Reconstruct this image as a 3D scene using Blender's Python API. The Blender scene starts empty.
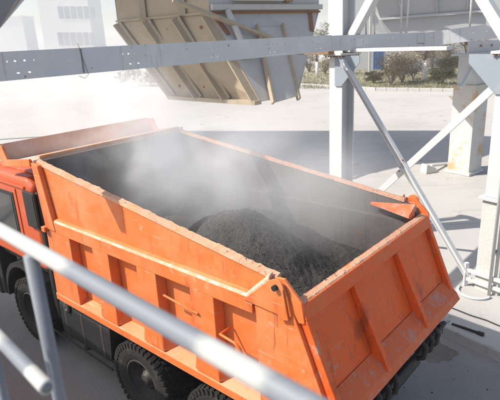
import bpy, bmesh, math, random
from mathutils import Vector, Matrix, noise
random.seed(7)
sc = bpy.context.scene
COL = sc.collection
R = math.radians

# ------------------------------------------------------------------ camera
HC = 4.30                      # lens height above the lane
FPX, PITCH, ROLL = 495.0, R(17.9), R(-2.99)
fwd = Vector((0, math.cos(PITCH), -math.sin(PITCH)))
rgt0 = Vector((1, 0, 0)); up0 = rgt0.cross(fwd)
rgt = math.cos(ROLL)*rgt0 + math.sin(ROLL)*up0
upv = -math.sin(ROLL)*rgt0 + math.cos(ROLL)*up0
cam_d = bpy.data.cameras.new('camera'); cam = bpy.data.objects.new('camera', cam_d); COL.objects.link(cam)
cam.matrix_world = Matrix(((rgt.x, upv.x, -fwd.x, 0), (rgt.y, upv.y, -fwd.y, 0), (rgt.z, upv.z, -fwd.z, HC), (0, 0, 0, 1)))
cam_d.sensor_width = 36; cam_d.lens = 36*FPX/500
cam_d.clip_start = 0.05; cam_d.clip_end = 2000
cam_d.dof.use_dof = True; cam_d.dof.focus_distance = 5.6; cam_d.dof.aperture_fstop = 3.2
sc.camera = cam

# ------------------------------------------------------------------ sky, sun, exposure
SUN_EL = R(46)
SUN_DIR = Vector((-0.99, -0.08, 0)).normalized()       # horizontal direction towards the sun
world = bpy.data.worlds.new('World'); sc.world = world; world.use_nodes = True
wn = world.node_tree; bg = wn.nodes['Background']
sky = wn.nodes.new('ShaderNodeTexSky'); sky.sky_type = 'NISHITA'; sky.sun_disc = False
sky.sun_elevation = SUN_EL; sky.sun_rotation = math.atan2(SUN_DIR.x, SUN_DIR.y)
sky.air_density = 1.0; sky.dust_density = 2.5; sky.ozone_density = 1.0
wn.links.new(sky.outputs[0], bg.inputs[0]); bg.inputs[1].default_value = 0.13
sun_d = bpy.data.lights.new('sun', 'SUN'); sun = bpy.data.objects.new('sun', sun_d); COL.objects.link(sun)
sun_d.energy = 5.0; sun_d.angle = R(0.53); sun_d.color = (1.0, 0.95, 0.87)
sv = Vector((SUN_DIR.x*math.cos(SUN_EL), SUN_DIR.y*math.cos(SUN_EL), math.sin(SUN_EL)))
sun.rotation_euler = sv.to_track_quat('Z', 'Y').to_euler(); sun.location = (-20, -5, 25)
sc.view_settings.view_transform = 'Standard'; sc.view_settings.look = 'None'
sc.view_settings.gamma = 1; sc.view_settings.use_curve_mapping = False
sc.view_settings.exposure = 0.44
sc.cycles.volume_bounces = 7; sc.cycles.max_bounces = 12
sc.cycles.volume_step_rate = 1.0; sc.cycles.volume_max_steps = 256

# ------------------------------------------------------------------ picture ray helpers (places in metres)
def ray(x, y): return rgt*((x-250)/FPX) - upv*((y-200)/FPX) + fwd
def pz(x, y, z):
    d = ray(x, y); return Vector((0, 0, HC)) + d*((z-HC)/d.z)
def py(x, y, Y):
    d = ray(x, y); return Vector((0, 0, HC)) + d*(Y/d.y)

# ------------------------------------------------------------------ materials
MATS = {}
def nd(t, kind, **kw):
    n = t.nodes.new(kind)
    for k, v in kw.items(): setattr(n, k, v)
    return n
def mat(name, col, rough=0.6, metal=0.0, var=0.12, vscale=2.0, dirt=None, dirt_amt=0.45, dscale=3.0, dsharp=0.12,
        bump=0.0, bscale=60.0, spots=None, sscale=14.0, samt=0.36, streak=None, streak_amt=0.5, spec=0.4, sstretch=(3, 3, .25), extra=()):
    m = bpy.data.materials.new(name); m.use_nodes = True; t = m.node_tree
    p = t.nodes['Principled BSDF']; L = t.links.new
    tc = nd(t, 'ShaderNodeTexCoord').outputs['Object']
    n1 = nd(t, 'ShaderNodeTexNoise'); n1.inputs['Scale'].default_value = vscale; n1.inputs['Detail'].default_value = 6
    n1.inputs['Roughness'].default_value = 0.65; L(tc, n1.inputs['Vector'])
    a = nd(t, 'ShaderNodeMix', data_type='RGBA')
    a.inputs[6].default_value = (*[c*(1-var) for c in col], 1); a.inputs[7].default_value = (*[min(1, c*(1+var)) for c in col], 1)
    L(n1.outputs[0], a.inputs[0]); out = a.outputs[2]
    def layer(out, color, scale, thr, sharp, detail=8, stretch=None, seed=0.0):
        mp = nd(t, 'ShaderNodeMapping'); mp.inputs['Location'].default_value = (seed, seed*.7, seed*.3)
        if stretch: mp.inputs['Scale'].default_value = stretch
        L(tc, mp.inputs[0])
        n = nd(t, 'ShaderNodeTexNoise'); n.inputs['Scale'].default_value = scale; n.inputs['Detail'].default_value = detail
        n.inputs['Roughness'].default_value = 0.7; L(mp.outputs[0], n.inputs['Vector'])
        r = nd(t, 'ShaderNodeMapRange'); r.inputs[1].default_value = thr; r.inputs[2].default_value = thr+sharp
        L(n.outputs[0], r.inputs[0])
        x = nd(t, 'ShaderNodeMix', data_type='RGBA'); L(r.outputs[0], x.inputs[0]); L(out, x.inputs[6]); x.inputs[7].default_value = (*color, 1)
        return x.outputs[2]
    if dirt: out = layer(out, dirt, dscale, 1-dirt_amt, dsharp, seed=3.1)
    if streak: out = layer(out, streak, 5.0, 1-streak_amt, .2, stretch=sstretch, seed=8.7)
    if spots: out = layer(out, spots, sscale, 1-samt, .05, detail=4, seed=5.3)
    for ec, es, eth, esh, est, esd in extra: out = layer(out, ec, es, eth, esh, detail=6, stretch=est, seed=esd)
    L(out, p.inputs['Base Color'])
    p.inputs['Roughness'].default_value = rough; p.inputs['Metallic'].default_value = metal
    p.inputs['Specular IOR Level'].default_value = spec
    if bump:
        nb = nd(t, 'ShaderNodeTexNoise'); nb.inputs['Scale'].default_value = bscale; nb.inputs['Detail'].default_value = 5; L(tc, nb.inputs['Vector'])
        b = nd(t, 'ShaderNodeBump'); b.inputs['Strength'].default_value = bump; b.inputs['Distance'].default_value = 0.02
        L(nb.outputs[0], b.inputs['Height']); L(b.outputs[0], p.inputs['Normal'])
    MATS[name] = m
    return m
ORANGE = (0.68, 0.155, 0.034)
mat('orange_paint', ORANGE, .45, var=.12, vscale=1.6, dirt=(.60, .215, .085), dirt_amt=.53, dscale=2.2, dsharp=.25, spots=(.16, .08, .05), sscale=26, samt=.31, streak=(.50, .15, .06), streak_amt=.44, bump=.22, bscale=3.5, extra=(((.62, .24, .10), 1.3, .50, .25, (1, 1, 1.6), 15.0), ((.50, .11, .026), 2.4, .55, .14, (1.5, 1.5, .5), 21.0), ((.62, .34, .21), 8, .635, .03, (.22, 1, 6), 2.2), ((.30, .09, .035), 6, .62, .08, (2.6, 2.6, .2), 7.7), ((.13, .05, .03), 38, .655, .03, (1, 1, 1), 4.4), ((.55, .31, .20), 5.0, .62, .10, (1, 1, 1.3), 12.1)))
mat('orange_tailgate', (0.72, 0.105, 0.014), .5, spec=.25, var=.10, vscale=1.8, dirt=(.62, .125, .03), dirt_amt=.47, dscale=3.5, dsharp=.2, spots=(.10, .06, .05), sscale=22, samt=.32, streak=(.42, .085, .03), streak_amt=.43, bump=.22, bscale=3.5, extra=(((.60, .15, .05), 1.5, .50, .25, (1, 1, 1.6), 15.0), ((.40, .07, .02), 2.6, .55, .12, (1.5, 1.5, .5), 21.0), ((.55, .28, .18), 8, .635, .03, (5, .22, 6), 2.2), ((.26, .075, .035), 6, .625, .08, (2.6, 2.6, .2), 7.7), ((.11, .05, .035), 38, .65, .03, (1, 1, 1), 4.4), ((.40, .27, .21), 5.0, .63, .08, (1, 1, 1.3), 12.1)))
mat('orange_worn', (0.62, 0.12, 0.03), .6, var=.15, dirt=(.36, .28, .24), dirt_amt=.50, dscale=7, dsharp=.2, spots=(.08, .06, .055), sscale=34, samt=.36, bump=.15, bscale=40)
mat('edge_worn', (0.66, 0.30, 0.17), .55, var=.1, vscale=5, dirt=(.62, .45, .36), dirt_amt=.52, dscale=9, dsharp=.12, spots=(.2, .09, .05), sscale=30, samt=.33)
mat('rim_steel', (0.54, 0.30, 0.19), .6, var=.2, dirt=(.62, .24, .10), dirt_amt=.48, dscale=5, dsharp=.1, spots=(.06, .05, .05), sscale=24, samt=.38, bump=.4, bscale=45)
mat('bed_steel', (0.125, 0.115, 0.11), .6, var=.25, vscale=3, dirt=(.18, .10, .07), dirt_amt=.46, dscale=2.6, dsharp=.15, streak=(.085, .08, .08), streak_amt=.48, bump=.3, bscale=18)
mat('canopy_dusty', (.55, .33, .23), .7, var=.15, vscale=3, dirt=(.54, .49, .45), dirt_amt=.56, dscale=2.5, dsharp=.25)
mat('cab_red', (0.50, 0.085, 0.025), .4, var=.08, dirt=(.50, .17, .09), dirt_amt=.48, dscale=3, dsharp=.3)
mat('black_plastic', (.016, .016, .017), .5, var=.2, dirt=(.045, .042, .04), dirt_amt=.45, dscale=6, dsharp=.3)
mat('chassis_black', (.016, .016, .016), .6, var=.2, dirt=(.06, .055, .05), dirt_amt=.44, dscale=7, dsharp=.25)
mat('rubber', (.016, .0155, .015), .8, var=.2, dirt=(.085, .072, .058), dirt_amt=.47, dscale=5, dsharp=.3, bump=.15, bscale=50)
mat('wheel_rim', (.035, .032, .03), .6, var=.2, dirt=(.08, .07, .06), dirt_amt=.5, dscale=8, dsharp=.3)
mat('bare_metal', (.34, .33, .31), .45, metal=.6, var=.2, dirt=(.25, .15, .09), dirt_amt=.42, dscale=9)
mat('lens_red', (.35, .02, .02), .25)
mat('lens_amber', (.6, .22, .02), .25)
mat('asphalt_load', (.060, .055, .051), .75, var=.35, vscale=40, dirt=(.12, .112, .104), dirt_amt=.45, dscale=70, dsharp=.2, bump=1.0, bscale=95)
mat('steel_white', (.55, .56, .56), .5, var=.06, dirt=(.46, .44, .40), dirt_amt=.42, dscale=3, dsharp=.25, streak=(.34, .19, .10), streak_amt=.34, spots=(.28, .14, .07), sscale=18, samt=.29)
mat('steel_blue_grey', (.50, .525, .545), .5, var=.10, dirt=(.60, .59, .56), dirt_amt=.50, dscale=2.2, dsharp=.25, spots=(.18, .12, .09), sscale=16, samt=.345, streak=(.33, .27, .22), streak_amt=.40)
mat('steel_slate', (.25, .29, .33), .55, var=.1, dirt=(.34, .36, .37), dirt_amt=.45, dscale=3, dsharp=.3, spots=(.2, .13, .1), sscale=14, samt=.31)
mat('steel_brown', (.22, .13, .07), .8, var=.3, dirt=(.36, .24, .14), dirt_amt=.5, dscale=4)
mat('steel_dark_grey', (.17, .18, .19), .55, var=.12, dirt=(.25, .25, .25), dirt_amt=.42, dscale=2)
mat('bin_grey', (.40, .41, .42), .55, var=.06, dirt=(.33, .33, .33), dirt_amt=.46, dscale=1.2, dsharp=.3)
mat('hopper_beige', (.40, .325, .23), .65, var=.12, dirt=(.29, .225, .15), dirt_amt=.46, dscale=1.5, dsharp=.25, spots=(.18, .10, .06), sscale=12, samt=.31)
mat('hopper_grey', (.48, .465, .44), .55, var=.08, dirt=(.40, .37, .32), dirt_amt=.46, dscale=1.5, dsharp=.25, spots=(.25, .13, .07), sscale=9, samt=.33)
mat('rust', (.26, .115, .055), .85, var=.35, vscale=8, dirt=(.40, .22, .12), dirt_amt=.45, dscale=8, bump=.2, bscale=40)
mat('rusty_whitewash', (.58, .56, .52), .8, var=.07, dirt=(.52, .36, .20), dirt_amt=.49, dscale=1.5, dsharp=.12, streak=(.52, .40, .27), streak_amt=.42, bump=.15, bscale=25)
mat('white_concrete', (.55, .54, .51), .85, var=.08, dirt=(.45, .42, .38), dirt_amt=.44, dscale=4, dsharp=.2, streak=(.42, .38, .32), streak_amt=.42, bump=.3, bscale=30)
mat('kerb_concrete', (.42, .41, .39), .9, var=.12, dirt=(.24, .22, .20), dirt_amt=.45, dscale=5, dsharp=.25, spots=(.16, .15, .14), sscale=22, samt=.34, bump=.3, bscale=40)
mat('slab_concrete', (.42, .405, .38), .9, var=.10, vscale=1.2, dirt=(.30, .28, .26), dirt_amt=.43, dscale=1.1, dsharp=.2, spots=(.22, .20, .18), sscale=9, samt=.33, bump=.25, bscale=30)
mat('pale_ground', (.42, .40, .37), .95, streak=(.30, .285, .26), streak_amt=.45, sstretch=(.05, .9, 1), var=.10, vscale=.25, dirt=(.33, .315, .29), dirt_amt=.50, dscale=.30, dsharp=.25, spots=(.27, .26, .24), sscale=1.3, samt=.37, bump=.2, bscale=14)
mat('lane_asphalt', (.27, .255, .235), .9, var=.2, vscale=1.1, dirt=(.33, .305, .27), dirt_amt=.50, dscale=.9, dsharp=.3, spots=(.17, .16, .145), sscale=7, samt=.34, bump=.5, bscale=70)
mat('wet_stain', (.135, .115, .09), .35, var=.15, vscale=4, dirt=(.17, .15, .12), dirt_amt=.5, dscale=4)
mat('galvanised', (.175, .19, .21), .58, metal=.0, var=.12, vscale=6, dirt=(.24, .255, .27), dirt_amt=.48, dscale=4, dsharp=.3, spots=(.25, .25, .25), sscale=30, samt=.32)
mat('worn_white', (.62, .61, .58), .6, var=.10, vscale=14, dirt=(.36, .37, .38), dirt_amt=.47, dscale=16, dsharp=.2)
mat('plaster_white', (.72, .72, .70), .9, var=.04, vscale=.4, dirt=(.62, .61, .58), dirt_amt=.45, dscale=.5, dsharp=.3)
mat('window_grey', (.34, .37, .40), .25, var=.2, vscale=.6)
mat('blue_paint', (.045, .16, .42), .5, var=.1)
mat('soil', (.27, .235, .17), .95, var=.25, vscale=1.2, dirt=(.22, .22, .11), dirt_amt=.48, dscale=.8, dsharp=.2, bump=.4, bscale=10)
mat('dry_leaf', (.24, .205, .145), .8, var=.35, vscale=2.0)
mat('sage_leaf', (.17, .175, .09), .8, var=.35, vscale=2.0)
mat('far_leaf', (.15, .17, .12), .8, var=.3, vscale=2.0)
mat('bark', (.20, .16, .13), .9, var=.2, vscale=6)
mat('whitewash', (.78, .77, .74), .9, var=.05, vscale=8)
mat('window_glass', (.03, .035, .04), .08, var=.2, spec=.6)
mat('rubber_hose', (.03, .03, .03), .6)

def add_cracks(name, scale, width, col, dist=.5):
    t = MATS[name].node_tree; p = t.nodes['Principled BSDF']; L = t.links.new; src = p.inputs['Base Color'].links[0].from_socket
    tc = nd(t, 'ShaderNodeTexCoord').outputs['Object']
    nz = nd(t, 'ShaderNodeTexNoise'); nz.inputs['Scale'].default_value = scale*4; nz.inputs['Detail'].default_value = 6; L(tc, nz.inputs['Vector'])
    av = nd(t, 'ShaderNodeVectorMath', operation='MULTIPLY_ADD'); av.inputs[1].default_value = (dist/scale*.2,)*3; L(nz.outputs['Color'], av.inputs[0]); L(tc, av.inputs[2])
    vo = nd(t, 'ShaderNodeTexVoronoi', feature='DISTANCE_TO_EDGE'); vo.inputs['Scale'].default_value = scale; L(av.outputs[0], vo.inputs['Vector'])
    rr = nd(t, 'ShaderNodeMapRange'); rr.inputs[1].default_value = width; rr.inputs[2].default_value = 0; L(vo.outputs['Distance'], rr.inputs[0])
    n2 = nd(t, 'ShaderNodeTexNoise'); n2.inputs['Scale'].default_value = scale*1.3; L(tc, n2.inputs['Vector'])
    r2 = nd(t, 'ShaderNodeMapRange'); r2.inputs[1].default_value = .45; r2.inputs[2].default_value = .6; L(n2.outputs[0], r2.inputs[0])
    ml = nd(t, 'ShaderNodeMath', operation='MULTIPLY'); L(rr.outputs[0], ml.inputs[0]); L(r2.outputs[0], ml.inputs[1])
    x = nd(t, 'ShaderNodeMix', data_type='RGBA'); L(ml.outputs[0], x.inputs[0]); L(src, x.inputs[6]); x.inputs[7].default_value = (*col, 1); L(x.outputs[2], p.inputs['Base Color'])
add_cracks('pale_ground', .09, .0022, (.29, .275, .255))
add_cracks('slab_concrete', .35, .004, (.22, .21, .195))
# ------------------------------------------------------------------ mesh helpers
class MB:
    def __init__(s): s.v = []; s.f = []
    def add(s, vs, fs):
        o = len(s.v); s.v += [tuple(v) for v in vs]; s.f += [tuple(i+o for i in f) for f in fs]; return s
    def box(s, x0, x1, y0, y1, z0, z1, M=None):
        vs = [Vector((x, y, z)) for z in (z0, z1) for x, y in ((x0, y0), (x1, y0), (x1, y1), (x0, y1))]
        if M: vs = [M @ v for v in vs]
        return s.add(vs, [(3, 2, 1, 0), (4, 5, 6, 7), (0, 1, 5, 4), (1, 2, 6, 5), (2, 3, 7, 6), (3, 0, 4, 7)])
    def hexa(s, lo, hi):                       # loft between two rings of equal length
        n = len(lo)
        return s.add(list(lo)+list(hi), [tuple(range(n))[::-1], tuple(range(n, 2*n))]+[(i, (i+1) % n, n+(i+1) % n, n+i) for i in range(n)])
    def prism_y(s, poly, y0, y1):              # polygon in (x,z), extruded along y
        return s.hexa([Vector((x, y0, z)) for x, z in poly], [Vector((x, y1, z)) for x, z in poly])
    def prism_z(s, poly, z0, z1): return s.hexa([Vector((x, y, z0)) for x, y in poly], [Vector((x, y, z1)) for x, y in poly])
    def bar(s, a, b, w, h, up=(0, 0, 1)):      # rectangular bar from a to b
        a, b = Vector(a), Vector(b); d = (b-a).normalized(); up = Vector(up)
        x = d.cross(up)
        if x.length < 1e-4: x = d.cross(Vector((1, 0, 0)))
        x.normalize(); y = x.cross(d).normalized()
        ring = [x*i*w/2+y*j*h/2 for i, j in ((-1, -1), (1, -1), (1, 1), (-1, 1))]
        return s.hexa([a+r for r in ring], [b+r for r in ring])
    def angle_iron(s, a, b, w, t, up=(0, 0, 1)):
        a, b = Vector(a), Vector(b); d = (b-a).normalized(); x = d.cross(Vector(up)).normalized(); y = x.cross(d).normalized()
        ring = [x*i+y*j for i, j in ((0, 0), (w, 0), (w, t), (t, t), (t, w), (0, w))]
        return s.hexa([a+r for r in ring], [b+r for r in ring])
    def tube(s, pts, r, n=10, cap=True):
        pts = [Vector(p) for p in pts]; rs = r if isinstance(r, (list, tuple)) else [r]*len(pts); rings = []
        prev = None
        for i, p in enumerate(pts):
            d = (pts[min(i+1, len(pts)-1)]-pts[max(i-1, 0)]).normalized()
            if prev is None: x = d.orthogonal().normalized()
            else: x = (prev-d*prev.dot(d)).normalized()
            prev = x; y = d.cross(x)
            rings.append([p+(x*math.cos(2*math.pi*k/n)+y*math.sin(2*math.pi*k/n))*rs[i] for k in range(n)])
        o = len(s.v)
        for rg in rings: s.v += [tuple(v) for v in rg]
        for i in range(len(pts)-1):
            for k in range(n): s.f.append((o+i*n+k, o+i*n+(k+1) % n, o+(i+1)*n+(k+1) % n, o+(i+1)*n+k))
        if cap: s.f.append(tuple(o+k for k in range(n))[::-1]); s.f.append(tuple(o+(len(pts)-1)*n+k for k in range(n)))
        return s
    def lathe_y(s, prof, c, n=40, closed=True):    # profile of (radius, y) spun about the y axis
        o = len(s.v); m = len(prof)
        for k in range(n):
            a = 2*math.pi*k/n
            for r, y in prof: s.v.append((c[0]+r*math.cos(a), c[1]+y, c[2]+r*math.sin(a)))
        for k in range(n):
            for i in range(m if closed else m-1):
                j = (i+1) % m; k2 = (k+1) % n
                s.f.append((o+k*m+i, o+k*m+j, o+k2*m+j, o+k2*m+i))
        return s
    def mesh(s, name, mats, smooth=False):
        me = bpy.data.meshes.new(name); me.from_pydata(s.v, [], s.f)
        bm = bmesh.new(); bm.from_mesh(me); bmesh.ops.recalc_face_normals(bm, faces=bm.faces); bm.to_mesh(me); bm.free()
        for q in (mats if isinstance(mats, (list, tuple)) else [mats]): me.materials.append(MATS[q])
        if smooth: me.polygons.foreach_set('use_smooth', [True]*len(me.polygons))
        return me
    def build(s, name, mats, parent=None, bevel=0, smooth=False, seg=2):
        o = bpy.data.objects.new(name, s.mesh(name, mats, smooth)); COL.objects.link(o)
        if parent: o.parent = parent
        if bevel:
            b = o.modifiers.new('bevel', 'BEVEL'); b.width = bevel; b.segments = seg; b.limit_method = 'ANGLE'; b.angle_limit = R(35)
            b.harden_normals = False
        return o
def tag(o, label, cat=None, group=None):
    o['label'] = label
    if cat: o['category'] = cat
    if group: o['group'] = group
    return o
def empty(name, loc=(0, 0, 0), rz=0, label=None, cat=None, group=None):
    o = bpy.data.objects.new(name, None); COL.objects.link(o); o.location = loc; o.rotation_euler = (0, 0, rz); o.empty_display_size = .2
    if label: tag(o, label, cat, group)
    return o
def struct(o): o['kind'] = 'structure'; return o
def stuff(o): o['kind'] = 'stuff'; return o
def inst(src, name, parent, M=None):
    o = bpy.data.objects.new(name, src.data); COL.objects.link(o); o.parent = parent
    if M is not None: o.matrix_local = M
    return o

# ================================================================== GROUND
PG = R(36.5)
GA = Vector((-math.sin(PG), math.cos(PG), 0)); GB = Vector((math.cos(PG), math.sin(PG), 0))   # gantry axes
def G(a, b, z=0, o=Vector((2.62, 6.51, 0))): return o + GA*a + GB*b + Vector((0, 0, z))
struct(MB().box(-500, 500, -300, 900, -.5, 0).build('ground', 'pale_ground'))
lane = [G(-14, -.02), G(11.5, -.02), G(10.5, -5), G(10.8, -11), G(-14, -11)]
struct(MB().hexa([Vector((p.x, p.y, -.002)) for p in lane], [Vector((p.x, p.y, .004)) for p in lane]).build('lane', 'lane_asphalt'))
# oily wet patch on the lane
ang = [i*2*math.pi/90 for i in range(90)]
c = pz(424, 345, .008)
pts = []
for a in ang:
    r = .40*(1+.12*noise.noise(Vector((math.cos(a)*9, math.sin(a)*9, 1)))+.35*noise.noise(Vector((math.cos(a)*1.6, math.sin(a)*1.6, 3)))+.10*noise.noise(Vector((math.cos(a)*5, math.sin(a)*5, 9))))
    pts.append(c+GA*(r*1.15*math.cos(a))+GB*(r*.72*math.sin(a)))
struct(MB().hexa([Vector((p.x, p.y, .0045)) for p in pts], [Vector((p.x, p.y, .0055)) for p in pts]).build('wet_stain', 'wet_stain'))
# raised island with the gantry feet
isl = [G(-12, .24), G(9, .24), G(9, 4.6), G(-12, 4.6)]
struct(MB().hexa([Vector((p.x, p.y, -.2)) for p in isl], [Vector((p.x, p.y, .125)) for p in isl]).build('concrete_island', 'slab_concrete', bevel=.02))
kerb = struct(empty('kerb', G(0, 0), 0))
kz = Matrix.Rotation(math.atan2(GA.y, GA.x), 4, 'Z')
ks = None
for i in range(-9, 9):
    M = Matrix.Translation(GA*(i*1.0+.3)+Vector((0, 0, random.uniform(-.006, .006))))@kz@Matrix.Rotation(random.uniform(-.006, .006), 4, 'Z')
    if ks is None:
        ks = MB().box(-.493, .493, -.235, 0, -.15, .15).build('kerb_stone', 'kerb_concrete', kerb, bevel=.02); ks.matrix_local = M
    else: inst(ks, 'kerb_stone', kerb, M).modifiers.new('bevel', 'BEVEL').width = .02

# ================================================================== DUMP TRUCK
TA = R(138.3)
A = Vector((math.cos(TA), math.sin(TA), 0)); B = Vector((A.y, -A.x, 0))
TO = A*2.0188 + B*(2.706+1.25)
truck = empty('dump_truck', (TO.x, TO.y, 0), TA, 'orange dump truck with an open bed of steaming black asphalt', 'dump truck')
def rimz(x): return 2.487+.132*x
def tgx(z): return -(2.335-z)*.4          # slanted rear face
def hole_noise(x, s, k): return noise.noise(Vector((x*s, k, 0)))
def side_wall(sgn):
    Y = lambda v: sgn*v
    near = sgn > 0
    # parent piece: the lower sheet; the upper panel above the ledge is a thinner plate
    poly = [(tgx(1.46)+.03, 1.46), (.16, 1.12), (3.95, 1.12), (3.95, 2.27), (.03, 2.27)]
    w = MB().prism_y(poly, Y(1.07), Y(1.125)).build('side_wall', ['bed_steel', 'orange_paint'], truck)
    for p in w.data.polygons:
        if p.center.y*sgn > 1.12: p.material_index = 1
    up_ = MB().prism_y([(.03, 2.2705), (3.95, 2.2705), (3.95, rimz(3.95)-.03), (.24, rimz(.24)-.03), (.06, 2.42)], Y(1.148), Y(1.195)).build('upper_panel', ['bed_steel', 'orange_paint'], w)
    for p in up_.data.polygons:
        if p.center.y*sgn > 1.19: p.material_index = 1
    MB().prism_y([(.03, 2.23), (3.95, 2.23), (3.95, 2.2695), (.03, 2.2695)], Y(1.1255), Y(1.149)).build('inner_step', 'bed_steel', w)
    # ledge with sloping top, running up to the rear corner
    m = MB()
    prof = [(1.1255, 2.12), (1.25, 2.12), (1.25, 2.262), (1.236, 2.288), (1.1955, 2.305), (1.1955, 2.2), (1.1255, 2.2)]
    m.hexa([Vector((.43, Y(y), z)) for y, z in prof], [Vector((3.84, Y(y), z)) for y, z in prof])
    lg = m.build('ledge', ['orange_paint', 'edge_worn'], w, bevel=.005)
    for p in lg.data.polygons:
        if p.normal.z > .3 and p.center.y*sgn > 1.235: p.material_index = 1
    m = MB(); q = [(1.1955, 0), (1.25, 0), (1.25, .045), (1.236, .062), (1.1955, .075)]
    a0, b0 = Vector((.50, 0, 2.225)), Vector((.235, 0, 2.475))
    m.hexa([a0+Vector((0, Y(y), z)) for y, z in q], [b0+Vector((0, Y(y), z)) for y, z in q]); m.build('ledge_end', 'edge_worn', w, bevel=.005)
    # ribs
    for x0, x1 in ((2.55, 2.88), (1.72, 2.05), (.90, 1.23)):
        rm = MB()
        lo = [(x0-.01, 1.1255), (x1+.03, 1.1255), (x1-.015, 1.247), (x0, 1.247)]
        rm.hexa([Vector((x, Y(y), 1.20)) for x, y in lo], [Vector((x, Y(y), 2.119)) for x, y in lo]).build('rib', 'orange_paint', w, bevel=.008)
        rm = MB().add([Vector((x0, Y(1.25), 1.222)), Vector((x1, Y(1.25), 1.222)), Vector((x1-.03, Y(1.249), 1.40)), Vector((x0+.03, Y(1.249), 1.40)),
                       Vector((x0-.10, Y(1.126), 1.222)), Vector((x1+.10, Y(1.126), 1.222)), Vector((x1+.02, Y(1.126), 1.40)), Vector((x0-.02, Y(1.126), 1.40))],
                      [(0, 1, 2, 3), (4, 7, 6, 5), (0, 4, 5, 1), (3, 2, 6, 7), (0, 3, 7, 4), (1, 5, 6, 2)])
        rm.build('rib_foot', 'orange_paint', w)
    MB().prism_y([(3.37, 1.20), (3.97, 1.20), (3.93, 2.119), (3.37, 2.119)], Y(1.1255), Y(1.245)).build('front_post', 'orange_paint', w, bevel=.01)
    MB().prism_y([(3.66, 2.14), (3.90, 2.14), (3.98, rimz(3.98)-.02), (3.82, rimz(3.82)-.02)], Y(1.1955), Y(1.262)).build('front_stake', 'orange_paint', w, bevel=.012)
    MB().box(3.86, 3.95, Y(1.14) if near else Y(1.30), Y(1.30) if near else Y(1.14), 2.10, 2.17).build('stake_bracket', 'orange_paint', w, bevel=.01)
    # rear corner plate
    MB().prism_y([(tgx(1.46)+.035, 1.46), (.16, 1.12), (.40, 1.12), (.40, 2.119), (.425, 2.30), (.23, 2.475), (.09, 2.465), (.045, 2.34)], Y(1.1965), Y(1.243)).build('rear_plate', 'orange_paint', w, bevel=.008)
    MB().prism_y([(.52, 2.23), (.225, 2.50), (.10, 2.50), (.055, 2.40), (.02, 2.24), (.09, 2.215)], Y(1.2435), Y(1.262)).build('hinge_plate', 'orange_paint', w, bevel=.004)
    MB().prism_y([(tgx(1.46)+.035, 1.46), (.16, 1.12), (.40, 1.12), (.40, 2.119), (.0, 2.2)], Y(1.1255), Y(1.196)).build('rear_post', 'orange_paint', w)
    # sill
    prof = [(1.08, 1.10), (1.25, 1.10), (1.25, 1.19), (1.1255, 1.262)]
    m = MB(); m.hexa([Vector((.14, Y(y), z)) for y, z in prof], [Vector((3.98, Y(y), z)) for y, z in prof]); m.build('sill', 'orange_paint', w, bevel=.006)
    # worn rim
    m = MB(); n = 130; rows = []
    rg = random.Random(4 if near else 9)
    for i in range(n+1):
        x = .20+(3.99-.20)*i/n; z = rimz(x)
        j = .010*hole_noise(x, 3, sgn)+.008*hole_noise(x, 14, sgn+3)+(.010*rg.random() if rg.random() < .25 else 0)
        k = .016*hole_noise(x, 5, sgn+7)+.010*hole_noise(x, 19, sgn)
        rows.append([Vector((x, Y(1.140+k*.3), z-.04)), Vector((x, Y(1.207), z-.04)), Vector((x, Y(1.200+k*.4), z-.006+j*.5)), Vector((x, Y(1.146+k*.6), z+.004+j))])
    o = 0
    for r in rows: m.v += [tuple(p) for p in r]
    for i in range(n):
        for k in range(4): m.f.append((i*4+k, i*4+(k+1) % 4, i*4+4+(k+1) % 4, i*4+4+k))
    m.f.append((3, 2, 1, 0)); m.f.append(tuple(n*4+k for k in range(4)))
    m.build('rim', 'rim_steel', w)
    # hinge ear and pin
    ear = MB()
    cx, cz = .145, 2.47
    ep = [(cx+.07*math.cos(t), cz+.065*math.sin(t)) for t in [R(a) for a in range(-20, 201, 20)]]+[(cx-.11, cz-.26), (cx-.02, cz-.28), (cx+.05, cz-.12)]
    ear.prism_y(ep, Y(1.263), Y(1.280)); ear.build('hinge_ear', 'orange_paint', w, bevel=.004)
    MB().lathe_y([(.024, -.05), (.024, .05), (.001, .05), (.001, -.05)], (cx, Y(1.262), cz), 10).build('hinge_pin', 'chassis_black', w, bevel=.004)
    if near:
        MB().tube([(1.60, 1.262, 1.925), (1.11, 1.262, 1.885)], .011, 8).build('grab_rod', 'orange_paint', w)
        MB().tube([(.80, 1.15, 1.80), (.80, 1.29, 1.80), (.62, 1.30, 1.79), (.57, 1.29, 1.75), (.56, 1.27, 1.69), (.60, 1.26, 1.66)], .013, 8).build('rope_hook', 'orange_paint', w, smooth=True)
        MB().tube([(3.05, 1.15, 1.62), (3.05, 1.28, 1.62), (3.10, 1.29, 1.56)], .012, 8).build('rope_hook', 'orange_paint', w, smooth=True)
    return w
wall_near = side_wall(1); wall_far = side_wall(-1)
# floor of the bed
fl = MB().prism_y([(-.33, 1.45), (.16, 1.13), (3.95, 1.13), (3.95, 1.22), (.2, 1.22), (-.31, 1.52)], -1.0695, 1.0695).build('bed_floor', 'bed_steel', truck)
for x in (.3, 1.0, 1.7, 2.5, 3.3): MB().box(x, x+.1, -1.05, 1.05, 1.03, 1.128).build('floor_crossmember', 'chassis_black', fl, bevel=.005)
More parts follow.
